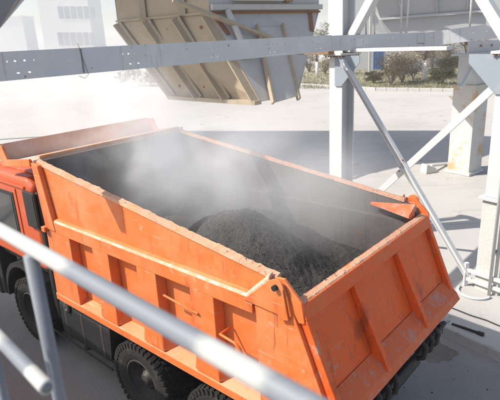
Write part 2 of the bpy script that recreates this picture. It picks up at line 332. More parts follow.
# headboard and the canopy shield above the cab
hb = MB().box(3.951, 4.00, -1.147, 1.147, 1.18, 2.985).build('headboard', ['orange_paint', 'bed_steel'], truck)
for p in hb.data.polygons:
    if p.normal.x < -.5: p.material_index = 1
m = MB().prism_y([(3.955, 2.9855), (4.80, 2.875), (4.80, 2.905), (3.955, 3.02)], -1.235, 1.235); m.build('canopy_floor', 'canopy_dusty', hb, bevel=.006)
MB().prism_y([(4.76, 2.906), (4.84, 2.87), (4.88, 3.13), (4.84, 3.14)], -1.25, 1.25).build('canopy_front', 'canopy_dusty', hb, bevel=.006)
for s in (1, -1):
    MB().prism_y([(3.99, 2.94), (4.82, 2.84), (4.87, 3.12), (4.72, 3.13), (4.62, 2.955), (3.99, 3.035)], s*1.236, s*1.270).build('canopy_cheek', 'orange_paint', hb, bevel=.006)
MB().bar((3.97, -1.15, 3.04), (3.97, 1.15, 3.04), .06, .04).build('headboard_rim', 'rim_steel', hb, bevel=.006)
# tailgate
tg = MB().hexa([Vector((tgx(1.46)+dx, y, 1.46)) for dx, y in ((0, -1.20), (.04, -1.20), (.04, 1.20), (0, 1.20))],
               [Vector((tgx(2.34)+dx, y, 2.34)) for dx, y in ((0, -1.20), (.04, -1.20), (.04, 1.20), (0, 1.20))]).build('tailgate', ['orange_tailgate', 'bed_steel'], truck)
for p in tg.data.polygons:
    if p.normal.x > .5: p.material_index = 1
def tgbar(name, y0, y1, z0, z1, d0, d1, mt='orange_tailgate', bev=.008):
    # a piece proud of the tailgate sheet; d = distance out from the sheet (bottom, top)
    lo = [(tgx(z0)-d0, y0), (tgx(z0)-.001, y0), (tgx(z0)-.001, y1), (tgx(z0)-d0, y1)]
    hi = [(tgx(z1)-d1, y0), (tgx(z1)-.001, y0), (tgx(z1)-.001, y1), (tgx(z1)-d1, y1)]
    return MB().hexa([Vector((x, y, z0)) for x, y in lo], [Vector((x, y, z1)) for x, y in hi]).build(name, mt, tg, bevel=bev)
tgbar('top_rail', -1.22, 1.22, 2.225, 2.34, .06, .055)
tgbar('edge_rail', 1.155, 1.22, 1.47, 2.224, .075, .055)
tgbar('edge_rail', -1.22, -1.155, 1.47, 2.224, .075, .055)
for v in (.775, 1.625): tgbar('tailgate_rib', 1.25-v-.032, 1.25-v+.032, 1.49, 2.224, .125, .058, bev=.006)
# the bottom flange flares outwards
z0, z1 = 1.43, 1.62
lo = [(tgx(z0)-.125, z0), (tgx(z0)+.03, z0)]
MB().prism_y([(tgx(1.62)-.003, 1.63), (tgx(1.50)-.10, 1.50), (tgx(1.43)-.115, 1.43), (tgx(1.43)+.01, 1.43)], -1.22, 1.22).build('bottom_flange', 'orange_worn', tg, bevel=.006)
n = 60; m = MB()
for i in range(n+1):
    y = -1.2+2.4*i/n; j = .006*hole_noise(y, 6, 2)+.006*hole_noise(y, 17, 5)
    for x, z in ((-.050, 2.335), (.022+j, 2.335), (.018+j, 2.360+j), (-.034, 2.350+j)): m.v.append((x, y, z))
for i in range(n):
    for k in range(4): m.f.append((i*4+k, i*4+(k+1) % 4, i*4+4+(k+1) % 4, i*4+4+k))
m.f.append((3, 2, 1, 0)); m.f.append(tuple(n*4+k for k in range(4)))
m.build('tailgate_rim', 'rim_steel', tg)
for s in (1, -1):    # hanger arms and inner corner gussets
    MB().prism_y([(.19, 2.52), (.10, 2.53), (-.06, 2.37), (-.085, 2.20), (-.03, 2.19), (.06, 2.34)], s*1.205, s*1.232).build('hanger_arm', 'orange_paint', tg, bevel=.004)
    if s < 0: MB().hexa([Vector((.04, s*1.07, 2.30)), Vector((.58, s*1.075, 2.40)), Vector((.05, s*.93, 2.37))], [Vector((.04, s*1.083, 2.49)), Vector((.58, s*1.083, 2.43)), Vector((.05, s*.95, 2.40))]).build('corner_gusset', 'orange_worn', wall_near if s > 0 else wall_far, bevel=.003)
# chassis
ch = MB()
for s in (1, -1): ch.box(-.15, 6.2, s*.43-.04, s*.43+.04, .72, 1.0)
ch.box(-.12, -.04, -.39, .39, .74, .98); ch.box(3.2, 3.3, -.39, .39, .74, .98); ch.box(5.9, 6.0, -.39, .39, .74, .98)
chassis = ch.build('chassis_frame', 'chassis_black', truck, bevel=.01)
for x in (2.30, .98): MB().tube([(x, -.9, .52), (x, -.3, .52), (x, -.25, .52), (x, .25, .52), (x, .3, .52), (x, .9, .52)], [.09, .10, .2, .2, .10, .09], 14).build('rear_axle', 'chassis_black', chassis)
MB().tube([(5.06, -.85, .5), (5.06, .85, .5)], .07, 10).build('front_axle', 'chassis_black', chassis)
for s in (1, -1):
    MB().bar((.45, s*.62, .80), (2.85, s*.62, .80), .10, .16).build('leaf_spring', 'chassis_black', chassis)
MB().tube([(3.4, 0, 1.0), (2.2, 0, 1.06)], .11, 14).build('hoist_ram', 'bare_metal', chassis)
# rear underrun bar, lamps, flaps
und = MB().tube([(-.24, -.62, .87), (-.24, .95, .87)], .062, 14).build('underrun_bar', 'chassis_black', truck, smooth=True)
for y in (-.45, .45): MB().bar((-.23, y, .88), (-.05, y, .93), .08, .10).build('bar_bracket', 'chassis_black', und)
for s in (1, -1):
    l = MB().box(-.30, -.20, s*.80-.20, s*.80+.20, .98, 1.10).build('tail_lamp', 'chassis_black', truck, bevel=.01)
    MB().box(-.312, -.301, s*.80-.18, s*.80-.03, 1.0, 1.08).build('lamp_lens', 'lens_red', l, bevel=.004)
    MB().box(-.312, -.301, s*.80+.02, s*.80+.18, 1.0, 1.08).build('lamp_lens', 'lens_amber', l, bevel=.004)
    MB().box(-.19, -.03, s*.80-.05, s*.80+.05, .97, 1.03).build('lamp_bracket', 'chassis_black', l)
    MB().box(.33, .345, s*.98-.27, s*.98+.27, .35, 1.05).build('mud_flap', 'rubber', truck)
    for k in range(3):
        MB().tube([(-.34-.03*k, s*(.30+.16*k), 1.12), (-.44, s*(.32+.16*k), 1.16), (-.46, s*(.33+.16*k), 1.28), (-.40, s*(.31+.16*k), 1.36)], .028, 8).build('tailgate_latch', 'chassis_black', tg, smooth=True)
MB().tube([(-.36, -1.1, 1.14), (-.36, 1.1, 1.14)], .03, 10).build('latch_shaft', 'chassis_black', tg)
for y in (-1.0, -.6, .6, 1.0): MB().bar((-.36, y, 1.14), (-.10, y, 1.19), .06, .09).build('shaft_bracket', 'chassis_black', tg)
# wheels
def tyre_mesh():
    m = MB(); W = .15; Ro = .505
    prof = [(.27, -W*.9), (.30, -W*1.02), (.36, -W*1.12), (.42, -W*1.12), (.47, -W*1.02), (.49, -W*.9), (.493, 0), (.49, W*.9), (.47, W*1.02), (.42, W*1.12), (.36, W*1.12), (.30, W*1.02), (.27, W*.9)]
    m.lathe_y(prof, (0, 0, 0), 56)
    N = 42
    for k in range(N):
        for row, (y0, y1, off, ln) in enumerate(((-.168, -.085, 0, .058), (-.075, -.004, .5, .052), (.004, .075, 0, .052), (.085, .168, .5, .058))):
            a = 2*math.pi*(k+off)/N
            M = Matrix.Rotation(-a, 4, 'Y')@Matrix.Translation((.489, (y0+y1)/2, 0))@Matrix.Rotation(R(14 if row % 2 else -14), 4, 'X')
            hw = (y1-y0)/2; hl = ln/2
            rr = .027 if row in (1, 2) else .024
            vs = [Vector((x, y*hw*(1 if x == 0 else .9), z*hl*(1 if x == 0 else .82))) for x in (0, rr) for y, z in ((-1, -1), (1, -1), (1, 1), (-1, 1))]
            m.add([M@v for v in vs], [(3, 2, 1, 0), (4, 5, 6, 7), (0, 1, 5, 4), (1, 2, 6, 5), (2, 3, 7, 6), (3, 0, 4, 7)])
            if row in (0, 3):   # shoulder lug down the sidewall
                yy = math.copysign(1, y0+y1)
                M2 = Matrix.Rotation(-a, 4, 'Y')
                vs = [Vector((x, yy*y, z)) for x, y in ((.505, .150), (.505, .172), (.445, .176), (.445, .15)) for z in (-.022, .022)]
                m.add([M2@v for v in vs], [(0, 2, 3, 1), (2, 4, 5, 3), (4, 6, 7, 5), (6, 0, 1, 7), (0, 6, 4, 2), (1, 3, 5, 7)])
    return m
def rim_mesh():
    m = MB()
    m.lathe_y([(.285, -.13), (.285, .145), (.265, .15), (.255, .10), (.235, .05), (.20, -.01), (.15, -.03), (.14, .02), (.10, .05), (.06, .10), (.001, .11), (.001, -.13)], (0, 0, 0), 40)
    for k in range(10):
        a = 2*math.pi*k/10; m.lathe_y([(.014, -.02), (.014, .035), (.001, .035), (.001, -.02)], (.17*math.cos(a), 0, .17*math.sin(a)), 6)
    return m
tyre0 = tyre_mesh().mesh('tyre', 'rubber'); rim0 = rim_mesh().mesh('wheel_rim', 'wheel_rim')
def wheel(x, y, s):
    w = bpy.data.objects.new('wheel', rim0); COL.objects.link(w); w.parent = truck
    w.location = (x, y, .522); w.rotation_euler = (0, random.uniform(0, 6), 0 if s > 0 else math.pi)
    t = bpy.data.objects.new('tyre', tyre0); COL.objects.link(t); t.parent = w
    return w
for x in (2.30, .98):
    for s in (1, -1): wheel(x, s*1.055, s); wheel(x, s*.715, -s)
for s in (1, -1): wheel(5.06, s*1.03, s)
# fuel tank on the near side
prof = []
for cx, cz, a0 in ((.98, .86, 0), (.66, .86, 90), (.66, .48, 180), (.98, .48, 270)):
    for k in range(0, 91, 15): prof.append((cx+.15*math.cos(R(a0+k)), cz+.15*math.sin(R(a0+k))))
def ringx(x, g=0): return [Vector((x, .82+(y-.82)*(1+g), .67+(z-.67)*(1+g))) for y, z in prof]
m = MB(); xs = [(2.92, -.10), (2.94, -.02), (2.97, 0), (4.20, 0), (4.23, -.02), (4.25, -.10)]
for (xa, ga), (xb, gb) in zip(xs[:-1], xs[1:]):
    a, b = ringx(xa, ga), ringx(xb, gb); o = len(m.v); n = len(a); m.v += [tuple(p) for p in a+b]
    m.f += [(o+i, o+(i+1) % n, o+n+(i+1) % n, o+n+i) for i in range(n)]
n = len(prof); m.f.append(tuple(range(n))); m.f.append(tuple(range(len(m.v)-n, len(m.v))))
tank = m.build('fuel_tank', 'black_plastic', truck, smooth=False)
bmv = bmesh.new(); bmv.from_mesh(tank.data); bmesh.ops.remove_doubles(bmv, verts=bmv.verts, dist=1e-4); bmv.to_mesh(tank.data); bmv.free()
for x in (3.15, 3.62, 4.05): 
    m = MB(); m.hexa(ringx(x, .012), ringx(x+.05, .012)); m.build('tank_strap', 'wheel_rim', tank, bevel=.003)
MB().lathe_y([(.06, -.03), (.06, .035), (.045, .045), (.001, .045), (.001, -.03)], (3.95, 1.12, .90), 18).build('tank_cap', 'black_plastic', tank)
MB().lathe_y([(.022, 0), (.022, .05), (.001, .05), (.001, 0)], (3.95, 1.12, .90), 10).build('cap_badge', 'bare_metal', tank)
MB().tube([(3.80, 1.0, .34), (3.80, 1.02, .26)], .06, 12).build('drain_pot', 'chassis_black', tank)
MB().box(4.28, 4.40, .55, 1.12, .60, 1.36).build('battery_box', 'black_plastic', truck, bevel=.03)
for s in (1, -1): MB().box(5.86, 6.0, s*1.06-.14, s*1.06+.14, .55, 1.38).build('cab_step', 'black_plastic', truck, bevel=.02)
MB().box(4.42, 5.98, -1.1, 1.1, 1.30, 1.398).build('cab_floor', 'chassis_black', truck)
MB().prism_y([(2.86, 1.02), (2.92, .55), (2.90, .55), (2.84, 1.02)], .8, 1.2).build('mudguard', 'black_plastic', truck)
for s in (1, -1): MB().tube([(4.5, s*1.15, .38), (3.0, s*1.15, .34)], .015, 6).build('side_guard', 'chassis_black', truck)

# cab
cab = MB()
sec = [(4.20, 1.40), (6.05, 1.40), (6.10, 1.60), (6.02, 2.05), (5.86, 2.64), (5.74, 2.72), (4.36, 2.72), (4.22, 2.62)]
cabo = MB().prism_y(sec, -1.20, 1.20).build('cab', 'cab_red', truck, bevel=.07, seg=4)
for i, (x0, x1, z0, z1) in enumerate(((4.44, 5.68, 2.716, 2.745),)):
    MB().box(x0, x1, -1.02, 1.02, z0, z1).build('roof_panel', 'cab_red', cabo, bevel=.012)
for y in (.75, .35, -.05): MB().box(4.5, 5.6, y, y+.07, 2.7455, 2.765).build('roof_rib', 'cab_red', cabo, bevel=.008)
for s in (1, -1):
    MB().box(4.42, 5.72, min(s*1.2, s*1.222), max(s*1.2, s*1.222), 2.565, 2.60).build('rain_gutter', 'cab_red', cabo, bevel=.006)
    d = MB().prism_y([(4.72, 1.47), (5.92, 1.47), (5.90, 1.85), (5.70, 2.53), (4.72, 2.53)], s*1.201, s*1.212).build('door', 'cab_red', cabo, bevel=.004)
    MB().prism_y([(4.80, 1.83), (5.80, 1.83), (5.62, 2.46), (4.80, 2.46)], s*1.2125, s*1.222).build('window_frame', 'black_plastic', cabo, bevel=.004)
    MB().prism_y([(4.86, 1.88), (5.73, 1.88), (5.575, 2.41), (4.86, 2.41)], s*1.2225, s*1.226).build('window', 'window_glass', cabo)
    MB().bar((4.84, s*1.235, 1.62), (5.0, s*1.235, 1.62), .03, .03).build('door_handle', 'black_plastic', cabo, bevel=.006)
    # wheel arch
    m = MB(); P = []
    for k in range(0, 181, 15):
        a = R(k); P.append((5.06+.70*math.cos(a), .60+.72*math.sin(a)))
    Q = [(5.06+.63*math.cos(R(k)), .60+.64*math.sin(R(k))) for k in range(0, 181, 15)]
    for i in range(len(P)-1):
        m.hexa([Vector((P[i][0], s*.85, P[i][1])), Vector((P[i+1][0], s*.85, P[i+1][1])), Vector((Q[i+1][0], s*.85, Q[i+1][1])), Vector((Q[i][0], s*.85, Q[i][1]))],
               [Vector((P[i][0], s*1.22, P[i][1])), Vector((P[i+1][0], s*1.22, P[i+1][1])), Vector((Q[i+1][0], s*1.22, Q[i+1][1])), Vector((Q[i][0], s*1.22, Q[i][1]))])
    m.build('wheel_arch', 'black_plastic', cabo)
MB().prism_y([(6.07, 1.75), (6.09, 1.77), (5.93, 2.45), (5.91, 2.43)], -1.02, 1.02).build('windscreen', 'window_glass', cabo)
MB().box(6.0, 6.25, -1.22, 1.22, .50, 1.0).build('bumper', 'black_plastic', truck, bevel=.04)
for s in (1, -1):
    MB().box(6.235, 6.26, s*.9-.16, s*.9+.16, .66, .84).build('headlight', 'bare_metal', truck, bevel=.01)
# black air intake between cab and bed
ai = MB().box(4.105, 4.185, .72, 1.20, 1.3, 2.56).build('air_intake', 'black_plastic', truck, bevel=.02)
MB().box(4.11, 4.43, 1.215, 1.25, 2.06, 2.56).build('intake_grille', 'black_plastic', ai, bevel=.012)
MB().box(4.135, 4.405, 1.2505, 1.256, 2.09, 2.53).build('grille_screen', 'black_plastic', ai, bevel=.004)

# ================================================================== ASPHALT LOAD
m = MB(); NX, NY = 300, 168
def load_h(x, y):
    v = 1.25-y
    h = 1.76+.10*math.exp(-((x-3)/1.2)**2)
    d = math.hypot((x-1.62)/.95, (v-1.10)/.78); h1 = 2.40-.50*d if d > .25 else 2.375-1.6*(d*d-.0156)*.62
    h1 = 2.47-.80*(math.sqrt(d*d+.20)-.447)
    d2 = math.hypot((x-2.1)/1.25, (v-2.1)/.55); h2 = 2.10-.52*(math.sqrt(d2*d2+.12)-.346)
    d3 = math.hypot((x-3.1)/.9, (v-1.3)/.8); h3 = 2.02-.45*(math.sqrt(d3*d3+.1)-.316)
    k = 14; h = math.log(sum(math.exp(k*q) for q in (h, h1, h2, h3)))/k
    return h
for i in range(NX+1):
    for j in range(NY+1):
        x = .0+3.945*i/NX; y = -1.068+2.136*j/NY; p = Vector((x, y, 0))
        z = load_h(x, y)
        z += .045*noise.noise(p*2.3)+.022*noise.noise(p*6)+.014*noise.noise(p*15)+.011*noise.noise(p*34)+.010*abs(noise.noise(p*60))
        m.v.append((x, y, z))
for i in range(NX):
    for j in range(NY): a = i*(NY+1)+j; m.f.append((a, a+NY+1, a+NY+2, a+1))
load = m.build('asphalt_load', 'asphalt_load', smooth=True)
load.location = (TO.x, TO.y, 0); load.rotation_euler = (0, 0, TA)
tag(load, 'heap of hot black asphalt filling the orange truck bed', 'asphalt')

gm = MB(); rg = random.Random(11)
for _ in range(16000):
    x, y = rg.uniform(.05, 3.95), rg.uniform(-1.06, 1.06); p = Vector((x, y, 0))
    z = load_h(x, y)+.045*noise.noise(p*2.3)+.022*noise.noise(p*6)+.014*noise.noise(p*15)+.011*noise.noise(p*34)+.010*abs(noise.noise(p*60))
    s_ = rg.choice((.003, .004, .005, .007)); q = Matrix.Rotation(rg.uniform(0, 6), 3, 'Z')@Matrix.Rotation(rg.uniform(0, 6), 3, 'X')
    vs = [Vector((x, y, z+s_*.3))+q@(Vector(v)*s_*rg.uniform(.7, 1.2)) for v in ((1, 0, 0), (-1, 0, 0), (0, 1, 0), (0, -1, 0), (0, 0, 1), (0, 0, -1))]
    gm.add(vs, [(0, 2, 4), (2, 1, 4), (1, 3, 4), (3, 0, 4), (2, 0, 5), (1, 2, 5), (3, 1, 5), (0, 3, 5)])
stuff(gm.build('loose_grains', 'asphalt_load', load))

# ================================================================== PLANT STEELWORK
DECK = 9.0
gantry = empty('steel_gantry', (1.93, 10.05, 0), 0, 'white steel gantry with two columns joined by crossed diagonal braces', 'gantry')
GO = Vector((1.93, 10.05, 0))
def gpart(m, name, mt, bevel=0, parent=None, smooth=False):
    m.v = [(v[0]-GO.x, v[1]-GO.y, v[2]) for v in m.v]
    o = m.build(name, mt, gantry if parent is None else parent, bevel=bevel, smooth=smooth); return o
def obox(c, z0, z1, wa, wb, m=None):
    m = m or MB()
    ring = [(c.x, c.y)]
    q = [c+GA*(i*wa/2)+GB*(j*wb/2) for i, j in ((-1, -1), (1, -1), (1, 1), (-1, 1))]
    return m.hexa([Vector((p.x, p.y, z0)) for p in q], [Vector((p.x, p.y, z1)) for p in q])
C1 = Vector((1.95, 10.08, 0)); C2 = Vector((3.98, 7.42, 0))
# column behind the truck: built-up I section, web recessed between the flanges
for C, zb in ((C1, .12), (C2, 1.75)):
    for z0, z1 in ((zb, 3.93), (3.97, 6.3)):
        w = gpart(obox(C, z0, z1, .02, .30), 'column', 'steel_white')
        for s in (-1, 1): gpart(obox(C+GA*0+GB*(s*.165), z0, z1, .34, .026), 'flange', 'steel_white', .003, w).matrix_local
    hp = gpart(obox(C, 3.93, 3.97, .52, .52), 'head_plate', 'steel_white', .004)
    for i in range(7):
        p = C-GB*.235+GA*(-.21+.07*i)
        gpart(MB().tube([p+Vector((0, 0, 3.90)), p+Vector((0, 0, 3.93))], .018, 6), 'bolt', 'steel_brown', 0, hp)
        p = C-GA*.235+GB*(-.21+.07*i)
        gpart(MB().tube([p+Vector((0, 0, 3.90)), p+Vector((0, 0, 3.93))], .018, 6), 'bolt', 'steel_brown', 0, hp)
# lower concrete pier of the near column
pier = gpart(obox(C2, .10, 1.70, .40, .38), 'concrete_pier', 'white_concrete', .02)
gpart(obox(C2, 1.70, 1.745, .50, .48), 'base_plate', 'steel_blue_grey', .004, pier)
# crossed braces
b1a = py(352, 66, C1.y-.45); b1b = pz(470, 287, .30)
off = GB*-.22
ba, bb = C1+GB*-.21+GA*-.26+Vector((0, 0, 3.80)), C2+GB*-.21+GA*.30+Vector((0, 0, .32))
bd = (bb-ba).normalized(); bn = GB.cross(bd).normalized()
gpart(MB().bar(ba, bb, .11, .012, GB), 'brace', 'steel_white', .002)
gpart(MB().bar(ba+bn*-.050-GB*.045, bb+bn*-.050-GB*.045, .012, .078, GB), 'brace_leg', 'steel_white', .002)
gpart(MB().bar(ba+bn*.050-GB*.030, bb+bn*.050-GB*.030, .012, .048, GB), 'brace_leg', 'steel_white', .002)
gpart(MB().bar(C2+GB*-.17+GA*.1+Vector((0, 0, 3.55)), C1+GB*-.17+GA*-.1+Vector((0, 0, .35)), .12, .03, GB), 'brace', 'steel_white', .003)
mid = (C1+C2)/2+Vector((0, 0, 2.0))+GB*-.235
for i in range(4): gpart(MB().tube([mid+Vector((0, 0, .12-.07*i))+GA*(.02*i), mid+Vector((0, 0, .12-.07*i))+GA*(.02*i)+GB*-.04], .016, 6), 'bolt', 'steel_brown')
# gusset plates at the column heads
def gusset(C, s):
    q = [(0, 3.925), (.62*s, 3.925), (.62*s, 3.80), (.17*s, 3.35), (0, 3.35)]
    m = MB(); m.hexa([C+GA*a+GB*-.19+Vector((0, 0, z)) for a, z in q], [C+GA*a+GB*-.205+Vector((0, 0, z)) for a, z in q])
    return gpart(m, 'gusset_plate', 'steel_slate', .002)
gusset(C1, -1); gusset(C2, 1)
# upper chevron braces
apex = (C1+C2)/2+Vector((0, 0, 6.2))
gpart(MB().bar(C1+GA*.3+Vector((0, 0, 6.4)), C2-GA*.3+Vector((0, 0, 6.4)), .22, .18), 'tie_beam', 'steel_white', .004)
gpart(MB().bar(C1+GA*-.1+Vector((0, 0, 4.05)), apex, .16, .16), 'brace', 'steel_white', .006)
gpart(MB().bar(C2+GA*.1+Vector((0, 0, 4.05)), apex, .16, .16), 'brace', 'steel_white', .006)
# foot ring and struts where the long brace lands
m = MB(); rc = pz(476, 292, .14); rp = []
for k in range(0, 181, 12): rp.append(Vector((rc.x, rc.y, .145))+GA*(.02)+(C2-C1).normalized()*(.26*math.cos(R(k)))-GB*(.26*math.sin(R(k))))
gpart(MB().tube(rp, .022, 8), 'foot_hoop', 'steel_white', smooth=True)
fa = C2+GB*-.22+GA*.34; fb = C2+GB*-.22+GA*-.40
for z in (.26, .42): gpart(MB().bar(fa+Vector((0, 0, z)), fb+Vector((0, 0, z)), .05, .06), 'foot_strut', 'steel_white', .003)
gpart(MB().bar(fa+Vector((0, 0, .13)), fa+Vector((0, 0, .55)), .06, .06), 'foot_strut', 'steel_white', .003)
# conduit up the near column
cp = C2+GB*-.26+GA*-.10
gpart(MB().tube([cp+Vector((0, 0, .12)), cp+Vector((0, 0, 6.2))], .026, 10), 'conduit', 'steel_white', smooth=True)
for z in (.9, 2.0, 3.1): gpart(MB().bar(cp+Vector((0, 0, z)), cp+GB*.12+Vector((0, 0, z)), .05, .04), 'conduit_clip', 'galvanised')
# rusty horizontal members under the channel line
gpart(MB().bar(C1+GB*-.32+GA*.9+Vector((0, 0, 4.0)), C1+GB*-.32+GA*-.02+Vector((0, 0, 4.0)), .16, .08), 'bearer', 'steel_brown', .004)
gpart(MB().bar(C1+Vector((0, 0, 4.015))+GA*-.02, C1.lerp(C2, .68)+Vector((0, 0, 4.015)), .16, .06), 'tie_beam', 'steel_white', .004)

# unseen overhead deck, its outline shaped to throw the shade band on the yard
sh = Vector((SUN_DIR.x, SUN_DIR.y, 0))*(DECK/math.tan(SUN_EL))
def under(x, y): p = pz(x, y, 0)+sh; return (p.x, p.y)
dk = [under(120, 131.5), under(455, 131), under(456, 157), under(432, 158.5), under(357, 175), under(150, 180)]
deck = empty('shade_deck', (dk[0][0], dk[0][1], 0), 0, 'unseen high deck shaped to shade the yard, carried on the hopper and a far trestle leg', 'platform')
DO = Vector((dk[0][0], dk[0][1], 0))
m = MB().prism_z([(x-DO.x, y-DO.y) for x, y in dk], DECK, DECK+.35); m.build('shade_deck_slab', 'steel_dark_grey', deck)
for q in (dk[0],): MB().box(q[0]-DO.x+.1, q[0]-DO.x+.4, q[1]-DO.y-.2, q[1]-DO.y+.1, 0, DECK-.002).build('shade_deck_leg', 'steel_white', deck)

# perforated channel beam in three bolted lengths
def channel(name, a, b, h, groups, label, flange=.09, mt='steel_blue_grey'):
    a, b = Vector(a), Vector(b); L = (b-a).length; d = (b-a).normalized(); nrm = Vector((d.y, -d.x, 0))   # nrm faces the camera side
    root = empty(name, a, math.atan2(d.y, d.x), label, 'beam'); root.rotation_euler = (0, -math.asin(d.z), math.atan2(d.y, d.x))
    xs = {0, L}; zs = {0, h}; holes = []
    for g in groups:
        for gx, gz, hw, hh in g:
            holes.append((gx-hw, gx+hw, gz-hh, gz+hh)); xs |= {gx-hw, gx+hw}; zs |= {gz-hh, gz+hh}
    xs = sorted(x for x in xs if 0 <= x <= L); zs = sorted(zs)
    m = MB(); idx = {}
    def vid(i, k):
        if (i, k) not in idx: idx[(i, k)] = len(m.v); m.v.append((xs[i], 0, zs[k]))
        return idx[(i, k)]
    for i in range(len(xs)-1):
        for k in range(len(zs)-1):
            cx, cz = (xs[i]+xs[i+1])/2, (zs[k]+zs[k+1])/2
            if any(h0 < cx < h1 and g0 < cz < g1 for h0, h1, g0, g1 in holes): continue
            m.f.append((vid(i, k), vid(i+1, k), vid(i+1, k+1), vid(i, k+1)))
    for h0, h1, g0, g1 in holes:
        c = min(h1-h0, g1-g0)*.32
        for hx, sx in ((h0, 1), (h1, -1)):
            for gz, sz in ((g0, 1), (g1, -1)):
                m.add([(hx, 0, gz), (hx+sx*c, 0, gz), (hx, 0, gz+sz*c)], [(0, 1, 2) if sx*sz > 0 else (0, 2, 1)])
    w = m.build('web', mt, root); s = w.modifiers.new('solid', 'SOLIDIFY'); s.thickness = .012; s.offset = 0
    MB().box(0, L, .0065, flange, h-.012, h).build('top_flange', mt, root, bevel=.002)
    MB().box(0, L, .0065, flange, 0, .012).build('bottom_flange', 'steel_brown', root, bevel=.002)
    return root, L
def hgroup(x, h, near=True):
    r = .014
    top = [(x+dx, h*.66, r*(1.15 if abs(dx) < .1 else .7), r*.72) for dx in (-.15, -.07, .03, .13)]
    bot = [(x+dx, h*.24, r*1.2, r*.6) for dx in (-.06, .06)]
    return top+bot
Z0 = 4.025; BH = .285
Pa = py(-70, 65, 4.75); Pb = py(331, 41, 9.62); Pc = py(424, 40, 10.15); Pd = py(530, 35, 9.4)
Pa = Vector((Pa.x, Pa.y, Z0)); Pb = Vector((Pb.x, Pb.y, Z0)); Pc = Vector((Pc.x, Pc.y, Z0-.03)); Pd = Vector((Pd.x, Pd.y, Z0+.13))
def along(P, Q, px):      # distance along PQ that shows at picture column px
    best = min(range(2001), key=lambda k: abs((lambda w: 250+FPX*(w-cam.location).dot(rgt)/(w-cam.location).dot(fwd)-px)(P+(Q-P)*(k/2000))))
    return (Q-P).length*best/2000
cam.location = (0, 0, HC)
g1 = [hgroup(along(Pa, Pb, px), BH) for px in (25, 135, 214, 272, 318)]
sl = along(Pa, Pb, 270); g1.append([(sl-.42+.06*i, BH*.10, .016, .006) for i in range(16)])
ch1, L1 = channel('channel_beam', Pa, Pb, BH, g1, 'long blue-grey perforated steel beam crossing the picture above the truck bed')
g2 = [hgroup(along(Pb, Pc, px)-.0, BH) for px in (361, 391)]
ch2, L2 = channel('channel_beam', Pb+(Pc-Pb).normalized()*.004, Pc, BH-.01, g2, 'short level perforated beam passing in front of the gantry column')
g3 = [[(along(Pc, Pd, px)+.02, BH*.5, .012, .012)] for px in (437, 455, 472, 485)]
ch3, L3 = channel('channel_beam', Pc+(Pd-Pc).normalized()*.006, Pd, BH-.02, g3, 'rightmost bolted beam length running out of the picture beside the grey bin')
MB().box(L2-.16, L2-.01, -.016, -.0065, .02, BH-.03).build('splice_plate', 'steel_blue_grey', ch2, bevel=.002)
for k in range(3): MB().tube([(L2-.13+.05*k, -.016, .07), (L2-.13+.05*k, -.03, .07)], .012, 6).build('bolt', 'steel_brown', ch2)
x83 = along(Pa, Pb, 84)
MB().tube([(x83-.03, -.012, BH+.05), (x83-.02, -.014, BH+.01), (x83+.02, -.016, .12), (x83+.05, -.014, -.01), (x83+.0, -.012, -.05), (x83-.05, .02, -.02)], .003, 6).build('tie_wire', 'steel_brown', ch1)
MB().box(x83-.008, x83+.008, -.012, -.0065, .01, BH-.01).build('joint_strap', 'steel_dark_grey', ch1)

# beige and grey discharge hopper
HZ = 3.15; TZ = 4.85
def w2(x, y, z): return Vector((x, y, z))
HS = 1.5
P = [(-2.80, 12.0), (-.61, 10.5), (1.85, 12.4), (-.35, 13.9)]
Q = [(-1.66, 11.70), (.30, 9.80), (1.10, 10.40), (-.86, 12.3)]
P = [(x*HS, y*HS) for x, y in P]; Q = [(x*HS, y*HS) for x, y in Q]
HZ = HC+(HZ-HC)*HS; TZ = HC+(TZ-HC)*HS
HO = Vector((-.35*HS, 11.2*HS, 0))
hop = empty('discharge_hopper', (HO.x, HO.y, HZ), 0, 'beige ribbed steel discharge hopper hanging behind the long perforated beam', 'hopper')
def hpart(m, name, mt, bevel=0, parent=None):
    m.v = [(v[0]-HO.x, v[1]-HO.y, v[2]-HZ) for v in m.v]; return m.build(name, mt, parent or hop, bevel=bevel)
def plate(quad, t):
    q = [Vector(p) for p in quad]; n = (q[1]-q[0]).cross(q[3]-q[0]).normalized()
    return MB().hexa(q, [p-n*t for p in q])
up = [w2(x, y, TZ) for x, y in P]; lo = [w2(x, y, HZ) for x, y in Q]; tp = [w2(x, y, DECK-.004) for x, y in P]
faces = []
for i in range(4):
    j = (i+1) % 4
    mt = 'hopper_beige' if i in (0, 3) else 'hopper_grey'
    faces.append(hpart(plate([lo[i], lo[j], up[j], up[i]], .03), 'chute_panel', mt))
    faces.append(hpart(plate([up[i], up[j], tp[j], tp[i]], .03), 'bin_panel', mt))
# rim band between bin and chute (rusty)
for i in range(4):
    j = (i+1) % 4; n = (up[j]-up[i]).cross(Vector((0, 0, 1))).normalized()
    hpart(MB().bar(up[i]+n*.04, up[j]+n*.04, .07, .06), 'collar', 'hopper_beige' if i == 0 else 'rust', .004)
